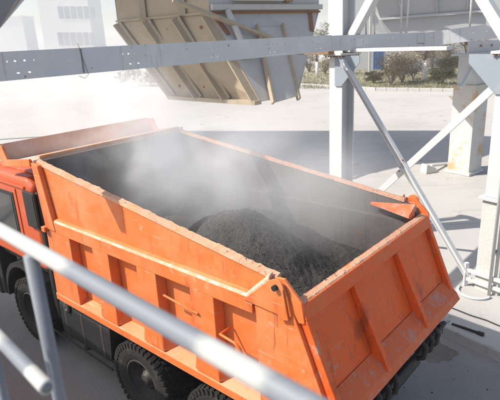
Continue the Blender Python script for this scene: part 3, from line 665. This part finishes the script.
# slanted ribs on the beige face
nL = (lo[1]-lo[0]).cross(up[0]-lo[0]).normalized()
if nL.dot(Vector((0, -1, 0))) < 0: nL = -nL
for t in (.02, .36, .68, .985):
    a = lo[0].lerp(lo[1], t)+nL*.13; b = up[0].lerp(up[1], t)+nL*.13-Vector((0, 0, .05))
    hpart(MB().bar(a, b, .06, .26, nL), 'rib', 'hopper_beige', .003)
    if t < .9: hpart(MB().bar(a.lerp(b, .02)+(lo[1]-lo[0]).normalized()*.10-nL*.06, b+(lo[1]-lo[0]).normalized()*.10-nL*.06, .22, .03, nL), 'rib_flange', 'hopper_beige')
a = (lo[0]+nL*.1); b = (lo[1]+nL*.1)
hpart(MB().bar(a, b, .30, .12), 'lip', 'hopper_beige', .004)
for t in (.2, .5, .85):
    for k in (.15, .85):
        p = lo[0].lerp(lo[1], t).lerp(up[0].lerp(up[1], t), k); hpart(MB().tube([p, p+nL*.05], .05, 8), 'bolt', 'rust')
# upper bin stiffeners
for t in (.33, .75):
    a = up[0].lerp(up[1], t)+nL*.05; hpart(MB().bar(a, a+Vector((0, 0, DECK-TZ-.01)), .2, .2), 'bin_stiffener', 'hopper_beige', .004)
# grey face: gate plate, rams, rusty patch plates
nR = (lo[2]-lo[1]).cross(up[1]-lo[1]).normalized()
if nR.dot(Vector((0, -1, 0))) < 0: nR = -nR
def onR(s, t): return lo[1].lerp(lo[2], s).lerp(up[1].lerp(up[2], s), t)
hpart(plate([onR(.22, -.06)+nR*.16, onR(1.0, -.02)+nR*.16, onR(.60, .80)+nR*.08, onR(.34, .80)+nR*.08], .03), 'gate_plate', 'hopper_grey', .004)
for s, s2 in ((.22, .34), (1.0, .60)): hpart(MB().bar(onR(s, -.06)+nR*.14, onR(s2, .82)+nR*.12, .07, .15, nR), 'gate_edge', 'hopper_beige', .003)
hpart(MB().bar(onR(-.25, 1.08)+nR*.25, onR(.5, .62)+nR*.18, .12, .10, nR), 'gate_arm', 'hopper_beige', .004)
hpart(MB().tube([onR(.12, .98)+nR*.16, onR(.12, .45)+nR*.14], .10, 10), 'gate_ram', 'hopper_grey')
hpart(MB().bar(onR(.02, .50)+nR*.12, onR(.22, .50)+nR*.12, .18, .10, nR), 'ram_bracket', 'rust', .004)
for s, s2 in ((.02, .06), (.90, .97)): hpart(MB().bar(onR(s, 1.0)+nR*.03, onR(s2, .74)+nR*.03, .16, .02, nR), 'patch_plate', 'rust')
hpart(MB().bar(up[1]+nR*.16+Vector((0, 0, .06)), up[2]+nR*.16+Vector((0, 0, .06)), .10, .16), 'rim_angle', 'hopper_grey', .004)
hpart(MB().bar(onR(.18, 1.09)+nR*.28, onR(.58, 1.09)+nR*.28, .30, .13), 'gearbox', 'hopper_grey', .02)
hpart(MB().bar(onR(.60, 1.09)+nR*.28, onR(.66, 1.09)+nR*.28, .24, .16), 'gearbox_flange', 'steel_brown', .01)

# grey bin seen behind the braces, upper right
bp = [py(384, 38, 12.5), py(480, 33, 11.0)]
binr = empty('grey_bin', (bp[0].x, bp[0].y, 0), 0, 'grey sheet-steel bin bottom behind the white chevron braces', 'bin')
BO = Vector((bp[0].x, bp[0].y, 0))
def bpart(m, name, mt, bevel=0):
    m.v = [(v[0]-BO.x, v[1]-BO.y, v[2]) for v in m.v]; return m.build(name, mt, binr, bevel=bevel)
e0 = py(388, 37, 12.6); e1 = py(486, 33, 11.6); k0 = py(380, 20, 12.6); k1 = py(486, 12, 11.6); t0 = py(360, -40, 12.1); t1 = py(500, -40, 11.1)
back = Vector((.5, 2.5, .3))
bpart(MB().hexa([e0, e1, e1+back, e0+back], [k0, k1, k1+back*1.3, k0+back*1.3]), 'bin_foot', 'bin_grey')
bpart(MB().hexa([k0+Vector((0, -.03, .04)), k1+Vector((0, -.03, .04)), k1+back*1.4, k0+back*1.4], [t0, t1, t1+back*1.9, t0+back*1.9]), 'bin_hip', 'bin_grey')
n = 5
for t in (.22, .55, .82): bpart(MB().bar(k0.lerp(k1, t)+Vector((0, -.06, .08)), t0.lerp(t1, t)+Vector((0, -.05, 0)), .03, .05), 'bin_seam', 'bin_grey')
bpart(MB().bar(k0+Vector((0, -.05, .02)), k1+Vector((0, -.05, .02)), .06, .05), 'bin_joint', 'bin_grey')
for t in (.1, .9): 
    p = t0.lerp(t1, t)+back; bpart(MB().bar(p, Vector((p.x, p.y, 6.6)), .12, .12), 'hanger', 'bin_grey')

# loose rods and pipes hanging beside the bin
for i, (xa, ya, xb, yb, D, r, lab) in enumerate(((366, -30, 366, 36, 9.9, .016, 'thin pale pipe nearest the white column'), (374.5, -30, 374.5, 36, 9.95, .014, 'thin pale pipe beside the pale building window'),
                                        (402, -30, 400.5, 38, 10.1, .018, 'white pipe at the left edge of the grey bin'), (410, -30, 406, 38, 10.1, .018, 'slanting white pipe in front of the grey bin'),
                                        (472.5, -30, 469.5, 31, 10.0, .020, 'pale pipe crossing the right chevron brace'))):
    a, b = py(xa, ya, D), py(xb, yb, D); o = MB().tube([(0, 0, 0), (b-a)*.5+Vector((.01, 0, 0)), b-a], r, 8).build('hanging_pipe', 'worn_white', smooth=True)
    o.location = a; tag(o, lab, 'pipe', 'thin pipes hanging under the deck')

# second column row: rust-stained whitewashed pillar and its beams
pc = pz(462, 176, 0)+Vector((.25, .45, 0))
pil = empty('stained_pillar', (pc.x, pc.y, 0), PG, 'whitewashed pillar with orange rust stains behind the crossed braces', 'pillar')
MB().box(-.36, .36, -.36, .36, 0, 2.72).build('shaft', 'rusty_whitewash', pil, bevel=.015)
MB().box(-.42, .42, -.42, .42, 0, .10).build('plinth', 'white_concrete', pil, bevel=.02)
MB().box(-.30, .30, -.30, .30, 2.72, 3.55).build('cap_block', 'steel_white', pil, bevel=.01)
MB().box(-.45, .45, -.45, .45, 3.55, 3.60).build('cap_plate', 'steel_blue_grey', pil, bevel=.004)
MB().box(.37, .80, -.12, .12, 1.05, 1.30).build('bracket', 'steel_slate', pil, bevel=.004)
MB().box(.37, .80, -.10, .10, 1.95, 2.15).build('bracket', 'steel_slate', pil, bevel=.004)
MB().box(.60, .80, -.11, .11, 1.30, 1.95).build('bracket', 'steel_slate', pil, bevel=.004)
MB().bar((-.31, -.2, 3.3), (-.9, -.2, 2.7), .10, .10).build('knee_brace', 'steel_white', pil)
cb = empty('cross_beam', (pc.x, pc.y, 0), 0, 'blue-grey steel beam with a row of bolts on top of the stained pillar', 'beam')
dirx = Vector((.97, -.25, 0)).normalized()
def xb(m, name, mt, bev=.004, parent=None): return m.build(name, mt, parent or cb, bevel=bev)
o1 = Vector((-.35, -.35, 0))
xb(MB().bar(o1+Vector((0, 0, 3.78)), o1+dirx*5+Vector((0, 0, 3.78)), .16, .34), 'web', 'steel_white')
xb(MB().bar(o1+Vector((0, -.08, 3.62)), o1+dirx*5+Vector((0, -.08, 3.62)), .34, .03), 'flange', 'steel_white')
xb(MB().bar(o1+dirx*.3+Vector((0, -.1, 3.30)), o1+dirx*5+Vector((0, -.1, 3.30)), .14, .26), 'lower_web', 'steel_slate')  # darker slate colour puts the shade into this web
for i in range(16): p = o1+dirx*(.12+.11*i)+Vector((0, -.22, 3.585)); xb(MB().tube([p, p+Vector((0, 0, .03))], .022, 6), 'bolt', 'steel_brown', 0)
for i in range(3): p = o1+dirx*(.30+.28*i)+Vector((0, -.09, 3.82)); xb(MB().tube([p, p+Vector((0, -.03, 0))], .03, 8), 'bolt', 'steel_brown', 0)
gp_ = o1+dirx*.45
xb(MB().hexa([gp_+Vector((0, -.2, 3.17)), gp_+dirx*.9+Vector((0, -.2, 3.17)), gp_+dirx*.6+Vector((0, -.2, 2.55)), gp_+dirx*.35+Vector((0, -.2, 2.45))],
             [gp_+Vector((0, -.17, 3.17)), gp_+dirx*.9+Vector((0, -.17, 3.17)), gp_+dirx*.6+Vector((0, -.17, 2.55)), gp_+dirx*.35+Vector((0, -.17, 2.45))]), 'gusset_plate', 'steel_slate')

# steel chute corner, upper left
q = [py(-30, -60, 9.0), py(52, -60, 9.9), py(24, -3, 9.9), py(-2, 30, 9.0), py(-30, 60, 8.4)]
co = q[3].copy(); m = MB(); m.hexa([p-co for p in q], [p-co+Vector((-1.3, 1.0, .3)) for p in q])
ck = empty('chute_corner', co, 0, 'dark grey steel chute corner in the upper left of the picture', 'chute')
m.build('chute_side', 'steel_dark_grey', ck, bevel=.01)
MB().bar(q[2]-co+Vector((0, -.02, 0)), q[4]-co+Vector((0, -.02, 0)), .08, .05).build('chute_edge', 'steel_blue_grey', ck)
MB().bar(q[1]-co, (q[1]-co)+Vector((-.4, .3, 4.5)), .15, .15).build('chute_hanger', 'steel_dark_grey', ck)

# ================================================================== SMALL THINGS IN THE YARD
a, b = pz(452, 324, .16), pz(480, 333.5, .17)
rod = empty('steel_pipe', a, 0, 'short dark pipe lying on the concrete beside the kerb', 'pipe')
MB().tube([Vector((0, 0, 0)), (b-a)*.5+Vector((0, 0, .004)), (b-a)], .020, 10).build('shaft', 'chassis_black', rod, smooth=True)
d = (b-a).normalized(); MB().tube([(b-a)-d*.03, (b-a)+d*.05], .033, 10).build('coupling', 'chassis_black', rod)
a = pz(440, 303, .14); hp_ = [pz(x, y, .14) for x, y in ((436, 302), (443, 304.5), (455, 309), (470, 315), (486, 320), (500, 326), (520, 337))]
ho = MB().tube([p-hp_[0] for p in hp_], .010, 8).build('ground_cable', 'rubber_hose', smooth=True); ho.location = hp_[0]
tag(ho, 'thin dark cable running over the concrete behind the kerb', 'cable')
bp_ = pz(430, 172, 0)
blk = empty('concrete_block', bp_, R(20), 'small white concrete block lying left of the stained pillar', 'block')
MB().hexa([Vector(p) for p in ((-.28, -.15, 0), (.22, -.15, 0), (.22, .15, 0), (-.28, .15, 0))], [Vector(p) for p in ((-.24, -.13, .30), (.10, -.13, .16), (.10, .13, .16), (-.24, .13, .30))]).build('body', 'white_concrete', blk, bevel=.02)
MB().tube([(.05, .02, .20), (1.0, .40, .042)], .04, 10).build('stub_pipe', 'worn_white', blk)
for i, (x, y, s) in enumerate(((405, 375, .018), (432, 393, .014), (468, 371, .010), (404, 388, .011), (487, 390, .013), (450, 366, .008))):
    p = pz(x, y, 0); o = MB().hexa([Vector((s*math.cos(t)*random.uniform(.7, 1.2), s*math.sin(t)*random.uniform(.7, 1.2), 0)) for t in [k*1.05 for k in range(6)]],
                                   [Vector((.5*s*math.cos(t), .6*s*math.sin(t), s*.7)) for t in [k*1.05 for k in range(6)]]).build('asphalt_crumb', 'asphalt_load'); o.location = p+Vector((0, 0, .006))
    tag(o, ['crumb of asphalt nearest the truck underrun bar', 'asphalt crumb at the bottom edge of the picture', 'lone asphalt crumb on the open lane below the kerb', 'smaller asphalt crumb just below the one by the underrun bar', 'asphalt crumb in the lower right corner of the picture', 'tiny asphalt crumb right of the wet patch'][i], 'crumb', 'asphalt crumbs on the lane')

# foreground handrail of the walkway where the photographer stands
RZ = HC-.545
ra = py(-40, 212, 1.0); 
def onrail(x, y, z): return pz(x, y, z)
p0, p1 = onrail(2, 231, RZ), onrail(232, 362, RZ)
dr = (p1-p0).normalized()
rl = empty('handrail', (p0.x, p0.y, 2.70), 0, 'blurred grey tube handrail in the near foreground', 'handrail')
RO = Vector((p0.x, p0.y, 2.70))
def rpart(m, name, mt, smooth=True, parent=None):
    m.v = [(v[0]-RO.x, v[1]-RO.y, v[2]-RO.z) for v in m.v]; return m.build(name, mt, parent or rl, smooth=smooth)
s0, s1 = p0-dr*1.2, p1+dr*.9
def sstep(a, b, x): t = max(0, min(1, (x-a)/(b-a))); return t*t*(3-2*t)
def pale_band_tube(a, b, rad, name, spans, n=160):  # tube with paler stretches over the given spans
    o = rpart(MB().tube([a+(b-a)*(k/n) for k in range(n+1)], rad, 24), name, 'rail_banded')
    at = o.data.attributes.new('pale_mix', 'FLOAT', 'POINT')
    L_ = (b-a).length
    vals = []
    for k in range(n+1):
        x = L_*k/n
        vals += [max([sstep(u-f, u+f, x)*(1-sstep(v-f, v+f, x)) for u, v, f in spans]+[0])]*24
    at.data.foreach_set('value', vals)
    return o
rm_ = MATS['galvanised'].copy(); rm_.name = 'rail_banded'; MATS['rail_banded'] = rm_
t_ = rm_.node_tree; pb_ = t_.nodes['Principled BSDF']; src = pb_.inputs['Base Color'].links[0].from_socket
an = nd(t_, 'ShaderNodeAttribute', attribute_name='pale_mix'); nz = nd(t_, 'ShaderNodeTexNoise'); nz.inputs['Scale'].default_value = 22; nz.inputs['Detail'].default_value = 4
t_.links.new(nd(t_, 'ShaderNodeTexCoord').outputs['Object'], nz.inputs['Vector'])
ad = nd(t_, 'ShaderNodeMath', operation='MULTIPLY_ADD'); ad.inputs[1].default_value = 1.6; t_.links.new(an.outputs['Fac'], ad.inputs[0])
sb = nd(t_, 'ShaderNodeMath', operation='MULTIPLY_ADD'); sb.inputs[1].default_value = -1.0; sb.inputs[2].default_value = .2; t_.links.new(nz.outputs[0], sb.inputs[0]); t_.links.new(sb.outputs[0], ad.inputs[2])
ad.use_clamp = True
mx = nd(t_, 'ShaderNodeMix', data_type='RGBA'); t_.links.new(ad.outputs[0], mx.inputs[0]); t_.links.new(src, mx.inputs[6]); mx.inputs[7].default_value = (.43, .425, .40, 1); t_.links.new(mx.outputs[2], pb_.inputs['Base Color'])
def tpar(px_): return (onrail(px_, 231+(px_-2)*.5696, RZ)-s0).dot(dr)
tr = pale_band_tube(s0, s1, .0225, 'top_rail', [(.1, tpar(70), .08), (tpar(206), tpar(268), .04)])
pp = onrail(30, 252, RZ)
rpart(MB().tube([Vector((pp.x, pp.y, 2.70)), Vector((pp.x, pp.y, RZ-.01))], .0205, 24), 'post', 'galvanised')
pl_ = pp-dr*-0.0
mz = RZ-.27
mr = [pp-dr*1.4+Vector((0, 0, mz-pp.z)), pp-dr*-.012+Vector((0, 0, mz-pp.z))]
MID_A, MID_B = pz(-20, 318, mz), pz(47, 388, mz)
dm = (MID_B-MID_A).normalized()
ML = (MID_B-(MID_A-dm*.8)).length
m2 = pale_band_tube(MID_A-dm*.8, MID_B, .0195, 'mid_rail', [(ML-.10, ML+1, .02), (ML-.55, ML-.30, .08)])
rpart(MB().tube([MID_B+dm*.0005, MID_B+dm*.0015], .014, 16), 'open_end', 'steel_dark_grey', parent=m2)
pq = onrail(-26, 215.5, RZ)
q0 = pz(2, 380, RZ-.62)
rpart(MB().tube([Vector((q0.x-.006, q0.y, 2.70)), Vector((q0.x-.006, q0.y, RZ-.40))], .0165, 20), 'short_post', 'galvanised')
wk = empty('walkway', (RO.x, RO.y, 0), math.atan2(dr.y, dr.x), 'raised steel walkway under the foreground handrail, run on unseen to shade the lane', 'walkway')
side = 1 if Vector((-dr.y, dr.x, 0)).dot(B) < 0 else -1       # away from the truck
y0_, y1_ = sorted((side*1.75, side*-.05))
MB().box(-13, 2.2, y0_, y1_, 2.62, 2.70).build('deck_plate', 'galvanised', wk)  # run on out of view so its shade covers the lane
y0_, y1_ = sorted((side*-.052, side*-.47))
MB().box(-13, -2.2, y0_, y1_, 2.62, 2.70).build('shade_plate', 'galvanised', wk)  # unseen wider strip added to shade the lane beside the truck
for x in (-12.5, -9, -5.5, -2, 1.8):
    MB().box(x-.06, x+.06, side*1.5-.06, side*1.5+.06, 0, 2.619).build('support_leg', 'galvanised', wk)

# ================================================================== BACKGROUND
def facade(name, loc, rz, W, Hh, D, wins, label, extra=None):
    r = empty(name, loc, rz, label, 'building')
    MB().box(0, W, 0, D, 0, Hh).build('wall', 'plaster_white', r)
    MB().box(-.3, W+.3, -.3, D+.3, Hh+.002, Hh+.4).build('roof', 'plaster_white', r)
    w0 = None
    for x, z, w, h in wins:
        if w0 is None or True:
            fr = MB().box(x, x+w, -.06, -.002, z, z+h).build('window', 'plaster_white', r)
            MB().box(x+.06, x+w-.06, -.085, -.0605, z+.06, z+h-.06).build('pane', 'window_grey', fr)
    return r
# left: two-storey white block in the steam
BL = pz(48, 66, 0)
wins = []
D = BL.y; k = D/FPX
for r_, (yt, yb) in enumerate(((6, 19), (32, 46))):
    for i in range(6):
        a = py(59+6.4*i, yb, D); b = py(62.6+6.4*i, yt, D); wins.append((a.x-BL.x, a.z, b.x-a.x, b.z-a.z))
facade('office_block', (BL.x, BL.y, 0), 0, 44*k*1.05, 26, 14, wins, 'white office block with two rows of narrow windows in the steam')
a = pz(-60, 68, 0)
wins = [(3+4*i, 4+5*j, 1.6, 2) for i in range(5) for j in range(3)]
facade('far_block', (a.x-10, a.y+20, 0), 0, 36, 18, 12, wins, 'pale low building at the far left behind the steam')
# right: long white plant building
BR = py(345, 70, 62)
wins = []
for (xa, ya, xb_, yb) in ((371, 8, 379, 24), (386, 6, 393, 20), (340, 10, 346, 24)):
    A_, B_ = py(xa, yb, 62), py(xb_, ya, 62); wins.append((A_.x-BR.x, A_.z, B_.x-A_.x, B_.z-A_.z))
pb = facade('plant_building', (BR.x, 62, 0), 0, 30, 13, 12, wins, 'white plant building with a blue door behind the gantry')
A_, B_ = py(373, 70, 61.9), py(384, 50, 61.9)
dd = MB().box(A_.x-BR.x, B_.x-BR.x, -.12, -.003, .02, B_.z).build('door', 'blue_paint', pb)
MB().box(B_.x-BR.x-.2, B_.x-BR.x-.1, -.16, -.121, 1.0, 1.2).build('door_handle', 'bare_metal', dd)
for k in range(4):
    z = 5.0+k*.55; st = MB().box(4.9+.3*k, 8.6, -1.6, -.2, z, z+.18).build('stair_flight', 'plaster_white', pb)
for k in range(5): MB().bar((5.0+.9*k, -1.6, 5.2), (5.0+.9*k, -1.6, 8.2), .08, .08).build('stair_post', 'plaster_white', pb)
MB().bar((5.0, -1.6, 8.0), (8.6, -1.6, 8.0), .08, .10).build('stair_rail', 'plaster_white', pb)
# inclined lattice conveyor above the stairs
ca, cb_ = py(371, -12, 55), py(402, 30, 55)
cv = empty('inclined_conveyor', ca, 0, 'pale lattice conveyor sloping down in front of the plant building', 'conveyor')
for s in (-.7, .7):
    for z in (0, 1.1): MB().bar(Vector((0, s, z)), cb_-ca+Vector((0, s, z)), .12, .12).build('chord', 'hopper_grey', cv)
for i in range(10):
    t0_, t1_ = i/10, (i+1)/10
    MB().bar((cb_-ca)*t0_+Vector((0, -.7, 0)), (cb_-ca)*t1_+Vector((0, -.7, 1.1)), .08, .08).build('lattice_bar', 'hopper_grey', cv)
MB().bar((cb_-ca)+Vector((0, 0, 0)), Vector((cb_.x-ca.x, 0, -ca.z)), .25, .25).build('conveyor_leg', 'hopper_grey', cv)
MB().bar((cb_-ca)*.02, Vector(((cb_.x-ca.x)*.02, 0, -ca.z)), .25, .25).build('conveyor_leg', 'hopper_grey', cv)
# planted bed
bq = [pz(300, 86, 0), pz(376, 90.5, 0), pz(520, 92.5, 0), pz(560, 64, 0), pz(300, 64, 0)]
struct(MB().hexa([Vector((p.x, p.y, -.1)) for p in bq], [Vector((p.x, p.y, .10)) for p in bq]).build('planted_bed', 'soil'))
bk = struct(empty('bed_kerb', bq[0]))
for u0, u1, nk in ((bq[0], bq[1], 9), (bq[1], bq[2], 12)):
    for i in range(nk):
        a = u0.lerp(u1, i/nk); b = u0.lerp(u1, (i+.985)/nk)
        MB().bar(a-bq[0]+Vector((0, -.15, .11)), b-bq[0]+Vector((0, -.15, .11)), .28, .26).build('kerb_stone', 'kerb_concrete', bk, bevel=.03)
# gravel-coloured grate strip in the road by the pillar
gq = [pz(x, y, 0) for x, y in ((448, 96), (486, 97), (486, 101), (456, 104))]
struct(MB().hexa([Vector((p.x, p.y, -.01)) for p in gq], [Vector((p.x, p.y, .008)) for p in gq]).build('verge', 'soil'))

def leaf_blob(m, rg, c, rad, n, size):
    for _ in range(n):
        while True:
            v = Vector((rg.uniform(-1, 1), rg.uniform(-1, 1), rg.uniform(-1, 1)))
            if .25 < v.length < 1: break
        p = c+Vector((v.x*rad[0], v.y*rad[1], v.z*rad[2]))
        if p.z < .03: p.z = rg.uniform(.03, .3)
        d = Vector((rg.gauss(0, 1), rg.gauss(0, 1), rg.gauss(0, 1))).normalized(); e = d.orthogonal().normalized(); s = size*rg.uniform(.5, 1.3)
        m.add([p-d*s, p+e*s*.45, p+d*s, p-e*s*.45], [(0, 1, 2, 3)])
def shrub(px, pyy, w, h, kind, label, seed, n=1900, leaf=.085):
    rg = random.Random(seed); base = pz(px, pyy, .10)
    r = empty('shrub', base, rg.uniform(0, 6), label, 'shrub', 'shrubs in the planted bed')
    st = MB(); lf = MB()
    for k in range(18):
        a = rg.uniform(0, 6.28); t = Vector((math.cos(a)*w*.5*rg.uniform(.3, 1), math.sin(a)*w*.5*rg.uniform(.3, 1), h*rg.uniform(.30, 1)))
        mid_ = t*.5+Vector((rg.uniform(-.1, .1), rg.uniform(-.1, .1), h*.12))
        st.tube([(0, 0, 0), mid_, t], [.03, .02, .008], 5)
        leaf_blob(lf, rg, t*.92, (w*.20, w*.20, h*.16), n//20, leaf); leaf_blob(lf, rg, mid_*1.2, (w*.18, w*.18, h*.15), n//34, leaf)
    st.build('stem', 'bark', r); lf.build('foliage', kind, r)
    return r
SH = [(391, 85, 3.4, 2.6, 'dry_leaf', 'wide dry grey-beige shrub at the left end of the planted bed'),
      (402, 83, 3.2, 2.8, 'dry_leaf', 'dry shrub right of the wide one, left of the white trunk'),
      (413, 80, 3.0, 3.0, 'dry_leaf', 'tall dry bush just left of the whitewashed trunk'),
      (441, 84, 2.2, 1.3, 'sage_leaf', 'low sage-green shrub right of the whitewashed trunk'),
      (449, 76, 3.0, 1.8, 'sage_leaf', 'green shrub between the whitewashed trunk and the pillar'),
      (412, 70, 4.0, 3.6, 'dry_leaf', 'pale bush behind the dry shrubs near the beam'),
      (432, 69, 4.2, 3.8, 'dry_leaf', 'pale bush standing behind the whitewashed trunk'),
      (452, 68, 4.0, 3.4, 'dry_leaf', 'pale bush below the angled beam, left of the pillar'),
      (309, 72, 3.0, 2.2, 'sage_leaf', 'grey-green shrub left of the thin white trunk by the hopper'),
      (325, 74, 2.6, 2.0, 'dry_leaf', 'dry shrub between the thin white trunk and the column'),
      (374, 83, 1.4, 1.0, 'sage_leaf', 'small green tuft by the kerb corner of the bed')]
for i, (x, y, w, h, kd, lab) in enumerate(SH): shrub(x, y, w, h, kd, lab, 30+i)
gm = MB(); rg = random.Random(5)      # dry grass of the bed
for _ in range(9000):
    p = pz(rg.uniform(300, 485), rg.uniform(68, 89), .1); a = rg.uniform(0, 6.28); h = rg.uniform(.06, .24); s = .03
    gm.add([p+Vector((s*math.cos(a), s*math.sin(a), 0)), p-Vector((s*math.cos(a), s*math.sin(a), 0)), p+Vector((rg.uniform(-.12, .12), rg.uniform(-.12, .12), h))], [(0, 1, 2)])
g_ = stuff(gm.build('dry_grass', 'sage_leaf')); tag(g_, 'sparse dry grass growing over the planted bed', 'grass')

def tree(px, pyy, rad, h, wash, label, seed, leaf='dry_leaf', nleaf=1500):
    rg = random.Random(seed); base = pz(px, pyy, .08); r = empty('tree', base, 0, label, 'tree', 'trees in the planted bed')
    top = Vector((rg.uniform(-.2, .2), 0, h*.42))
    tm = MB(); lf = MB()
    MB().tube([(0, 0, 0), top*.35, top*.62], [rad*1.15, rad, rad*.92], 12).build('whitewashed_trunk', 'whitewash', r, smooth=True)
    tm.tube([top*.6, top, top*1.3], [rad*.9, rad*.75, rad*.5], 10)
    for k in range(9):
        a = k*.7+rg.uniform(-.2, .2); s0 = top*rg.uniform(.85, 1.3); L_ = h*rg.uniform(.3, .55)
        d = Vector((math.cos(a), math.sin(a), rg.uniform(.5, 1.2))).normalized()
        e1_ = s0+d*L_*.5+Vector((0, 0, .2)); e2_ = s0+d*L_+Vector((rg.uniform(-.3, .3), rg.uniform(-.3, .3), .3))
        tm.tube([s0, e1_, e2_], [rad*.4, rad*.25, rad*.08], 6)
        for q in range(4):
            f_ = e1_.lerp(e2_, rg.uniform(.1, 1))+Vector((rg.uniform(-.6, .6), rg.uniform(-.6, .6), rg.uniform(-.4, .6)))
            tm.tube([e1_.lerp(e2_, .3), f_], [rad*.12, rad*.04], 4)
            leaf_blob(lf, rg, f_, (.55, .55, .45), nleaf//36, .10)
    tm.build('trunk', 'bark', r, smooth=True); lf.build('crown', leaf, r)
tree(424.5, 80, .26, 6.5, 1, 'tree with a thick whitewashed trunk in the middle of the planted bed', 3)
tree(317.5, 76.5, .17, 6.0, 1, 'tree with a thin whitewashed trunk between hopper and column', 4, 'sage_leaf')
tree(463, 77, .16, 5.5, 1, 'bare-branched tree leaning behind the rust-stained pillar', 6)
# hazy row of bushes far behind the hopper, left
for i, (x, y, w, h) in enumerate(((150, 86, 6, 2.6), (168, 85, 5, 2.4), (186, 84, 6, 2.8), (206, 83, 5, 2.6), (232, 82, 6, 2.8))):
    rg = random.Random(60+i); b_ = pz(x, y, 0)
    r = empty('shrub', b_, 0, ('leftmost', 'second from left', 'third from left', 'fourth from left', 'rightmost')[i]+' of the hazy bushes far behind the beige hopper', 'shrub', 'hazy bushes behind the hopper')
    lf = MB(); st = MB()
    for k in range(9):
        t = Vector((rg.uniform(-.5, .5)*w, rg.uniform(-.5, .5)*w*.5, h*rg.uniform(.3, .75))); leaf_blob(lf, rg, t, (w*.16, w*.16, h*.25), 60, .22); st.tube([(t.x*.3, t.y*.3, 0), t], [.04, .015], 5)
    lf.build('foliage', 'far_leaf', r); st.build('stem', 'bark', r)

# ================================================================== STEAM
def steam_mat(name, dens, scale, lo, hi, seed, stretch=(1, 1, 1), ani=.0, fall=1.0, detail=4, bottom=None):
    m = bpy.data.materials.new(name); m.use_nodes = True; t = m.node_tree; L = t.links.new
    t.nodes.remove(t.nodes['Principled BSDF']); out = t.nodes['Material Output']
    v = nd(t, 'ShaderNodeVolumePrincipled'); v.inputs['Color'].default_value = (.995, .995, .995, 1); v.inputs['Anisotropy'].default_value = ani
    tc = nd(t, 'ShaderNodeTexCoord')
    mp = nd(t, 'ShaderNodeMapping'); mp.inputs['Location'].default_value = (seed, seed*.4, -seed); mp.inputs['Scale'].default_value = stretch; L(tc.outputs['Object'], mp.inputs[0])
    n = nd(t, 'ShaderNodeTexNoise'); n.inputs['Scale'].default_value = scale; n.inputs['Detail'].default_value = detail; n.inputs['Roughness'].default_value = .55
    n.inputs['Distortion'].default_value = .6; L(mp.outputs[0], n.inputs['Vector'])
    r = nd(t, 'ShaderNodeMapRange', interpolation_type='SMOOTHSTEP'); r.inputs[1].default_value = lo; r.inputs[2].default_value = hi; L(n.outputs[0], r.inputs[0])
    # soft edge: 1 at the middle of the cloud, 0 on its skin (generated coordinates are -1..1 after mapping)
    g = nd(t, 'ShaderNodeVectorMath', operation='MULTIPLY_ADD'); g.inputs[1].default_value = (2, 2, 2); g.inputs[2].default_value = (-1, -1, -1); L(tc.outputs['Generated'], g.inputs[0])
    ln = nd(t, 'ShaderNodeVectorMath', operation='LENGTH'); L(g.outputs[0], ln.inputs[0])
    f = nd(t, 'ShaderNodeMapRange', interpolation_type='SMOOTHSTEP'); f.inputs[1].default_value = 1.0; f.inputs[2].default_value = 1.0-fall; L(ln.outputs['Value'], f.inputs[0])
    q = nd(t, 'ShaderNodeMath', operation='MULTIPLY'); L(r.outputs[0], q.inputs[0]); L(f.outputs[0], q.inputs[1])
    d = nd(t, 'ShaderNodeMath', operation='MULTIPLY'); d.inputs[1].default_value = dens; L(q.outputs[0], d.inputs[0])
    L(d.outputs[0], v.inputs['Density']); L(v.outputs[0], out.inputs['Volume'])
    MATS[name] = m; return m
def puff(name, c, rad, rz, mt, label):
    bm = bmesh.new(); bmesh.ops.create_icosphere(bm, subdivisions=3, radius=1)
    for v in bm.verts: v.co = Vector((v.co.x*rad[0], v.co.y*rad[1], v.co.z*rad[2]))
    me = bpy.data.meshes.new(name); bm.to_mesh(me); bm.free(); me.materials.append(MATS[mt])
    o = bpy.data.objects.new(name, me); COL.objects.link(o); o.location = c; o.rotation_euler = (0, 0, rz); stuff(o); tag(o, label, 'steam'); return o
steam_mat('steam_bed', 1.15, 1.5, .40, .66, 1.7, fall=.95, detail=8)
steam_mat('steam_veil', .58, 1.0, .30, .68, 6.3, fall=.6, detail=6)
steam_mat('steam_canopy', 1.5, 1.0, .36, .66, 2.9, fall=.9, detail=8)
steam_mat('steam_drift', .30, .5, .38, .66, 4.2, fall=.9, detail=8)
steam_mat('steam_far', .016, .09, .22, .7, 9.1, fall=.7)
def T(x, y, z): return TO+A*x+Vector((-A.y, A.x, 0))*y+Vector((0, 0, z))
puff('steam', T(3.05, .0, 2.85), (2.4, 1.25, 1.1), TA, 'steam_bed', 'dense white steam rising off the hot asphalt at the front of the bed')
puff('steam', T(2.1, -.3, 2.75), (2.6, 1.4, 1.0), TA, 'steam_veil', 'thin veil of steam lying over the whole truck bed')
puff('steam', T(4.8, -.7, 3.35), (1.6, 1.6, .9), TA, 'steam_canopy', 'wisps of steam curling over the canopy shield above the cab')
pc_ = py(70, 96, 12.5)
puff('steam', pc_, (3.6, 2.8, 2.4), 0, 'steam_drift', 'white steam drifting up beyond the cab, left of the hopper')
puff('steam', Vector((-17, 40, 6)), (18, 20, 11), 0, 'steam_far', 'large pale steam cloud over the far left yard')
hz = MB().box(-560, 560, -360, 960, -1.5, 30).build('haze', 'pale_ground')
hm = bpy.data.materials.new('haze_air'); hm.use_nodes = True; ht = hm.node_tree; ht.nodes.remove(ht.nodes['Principled BSDF'])
hv = ht.nodes.new('ShaderNodeVolumePrincipled'); hv.inputs['Color'].default_value = (.95, .96, .97, 1); hv.inputs['Density'].default_value = .001; hv.inputs['Anisotropy'].default_value = .0
ht.links.new(hv.outputs[0], ht.nodes['Material Output'].inputs['Volume']); hz.data.materials.clear(); hz.data.materials.append(hm)
stuff(hz); tag(hz, 'pale dusty haze lying over the whole yard', 'haze')
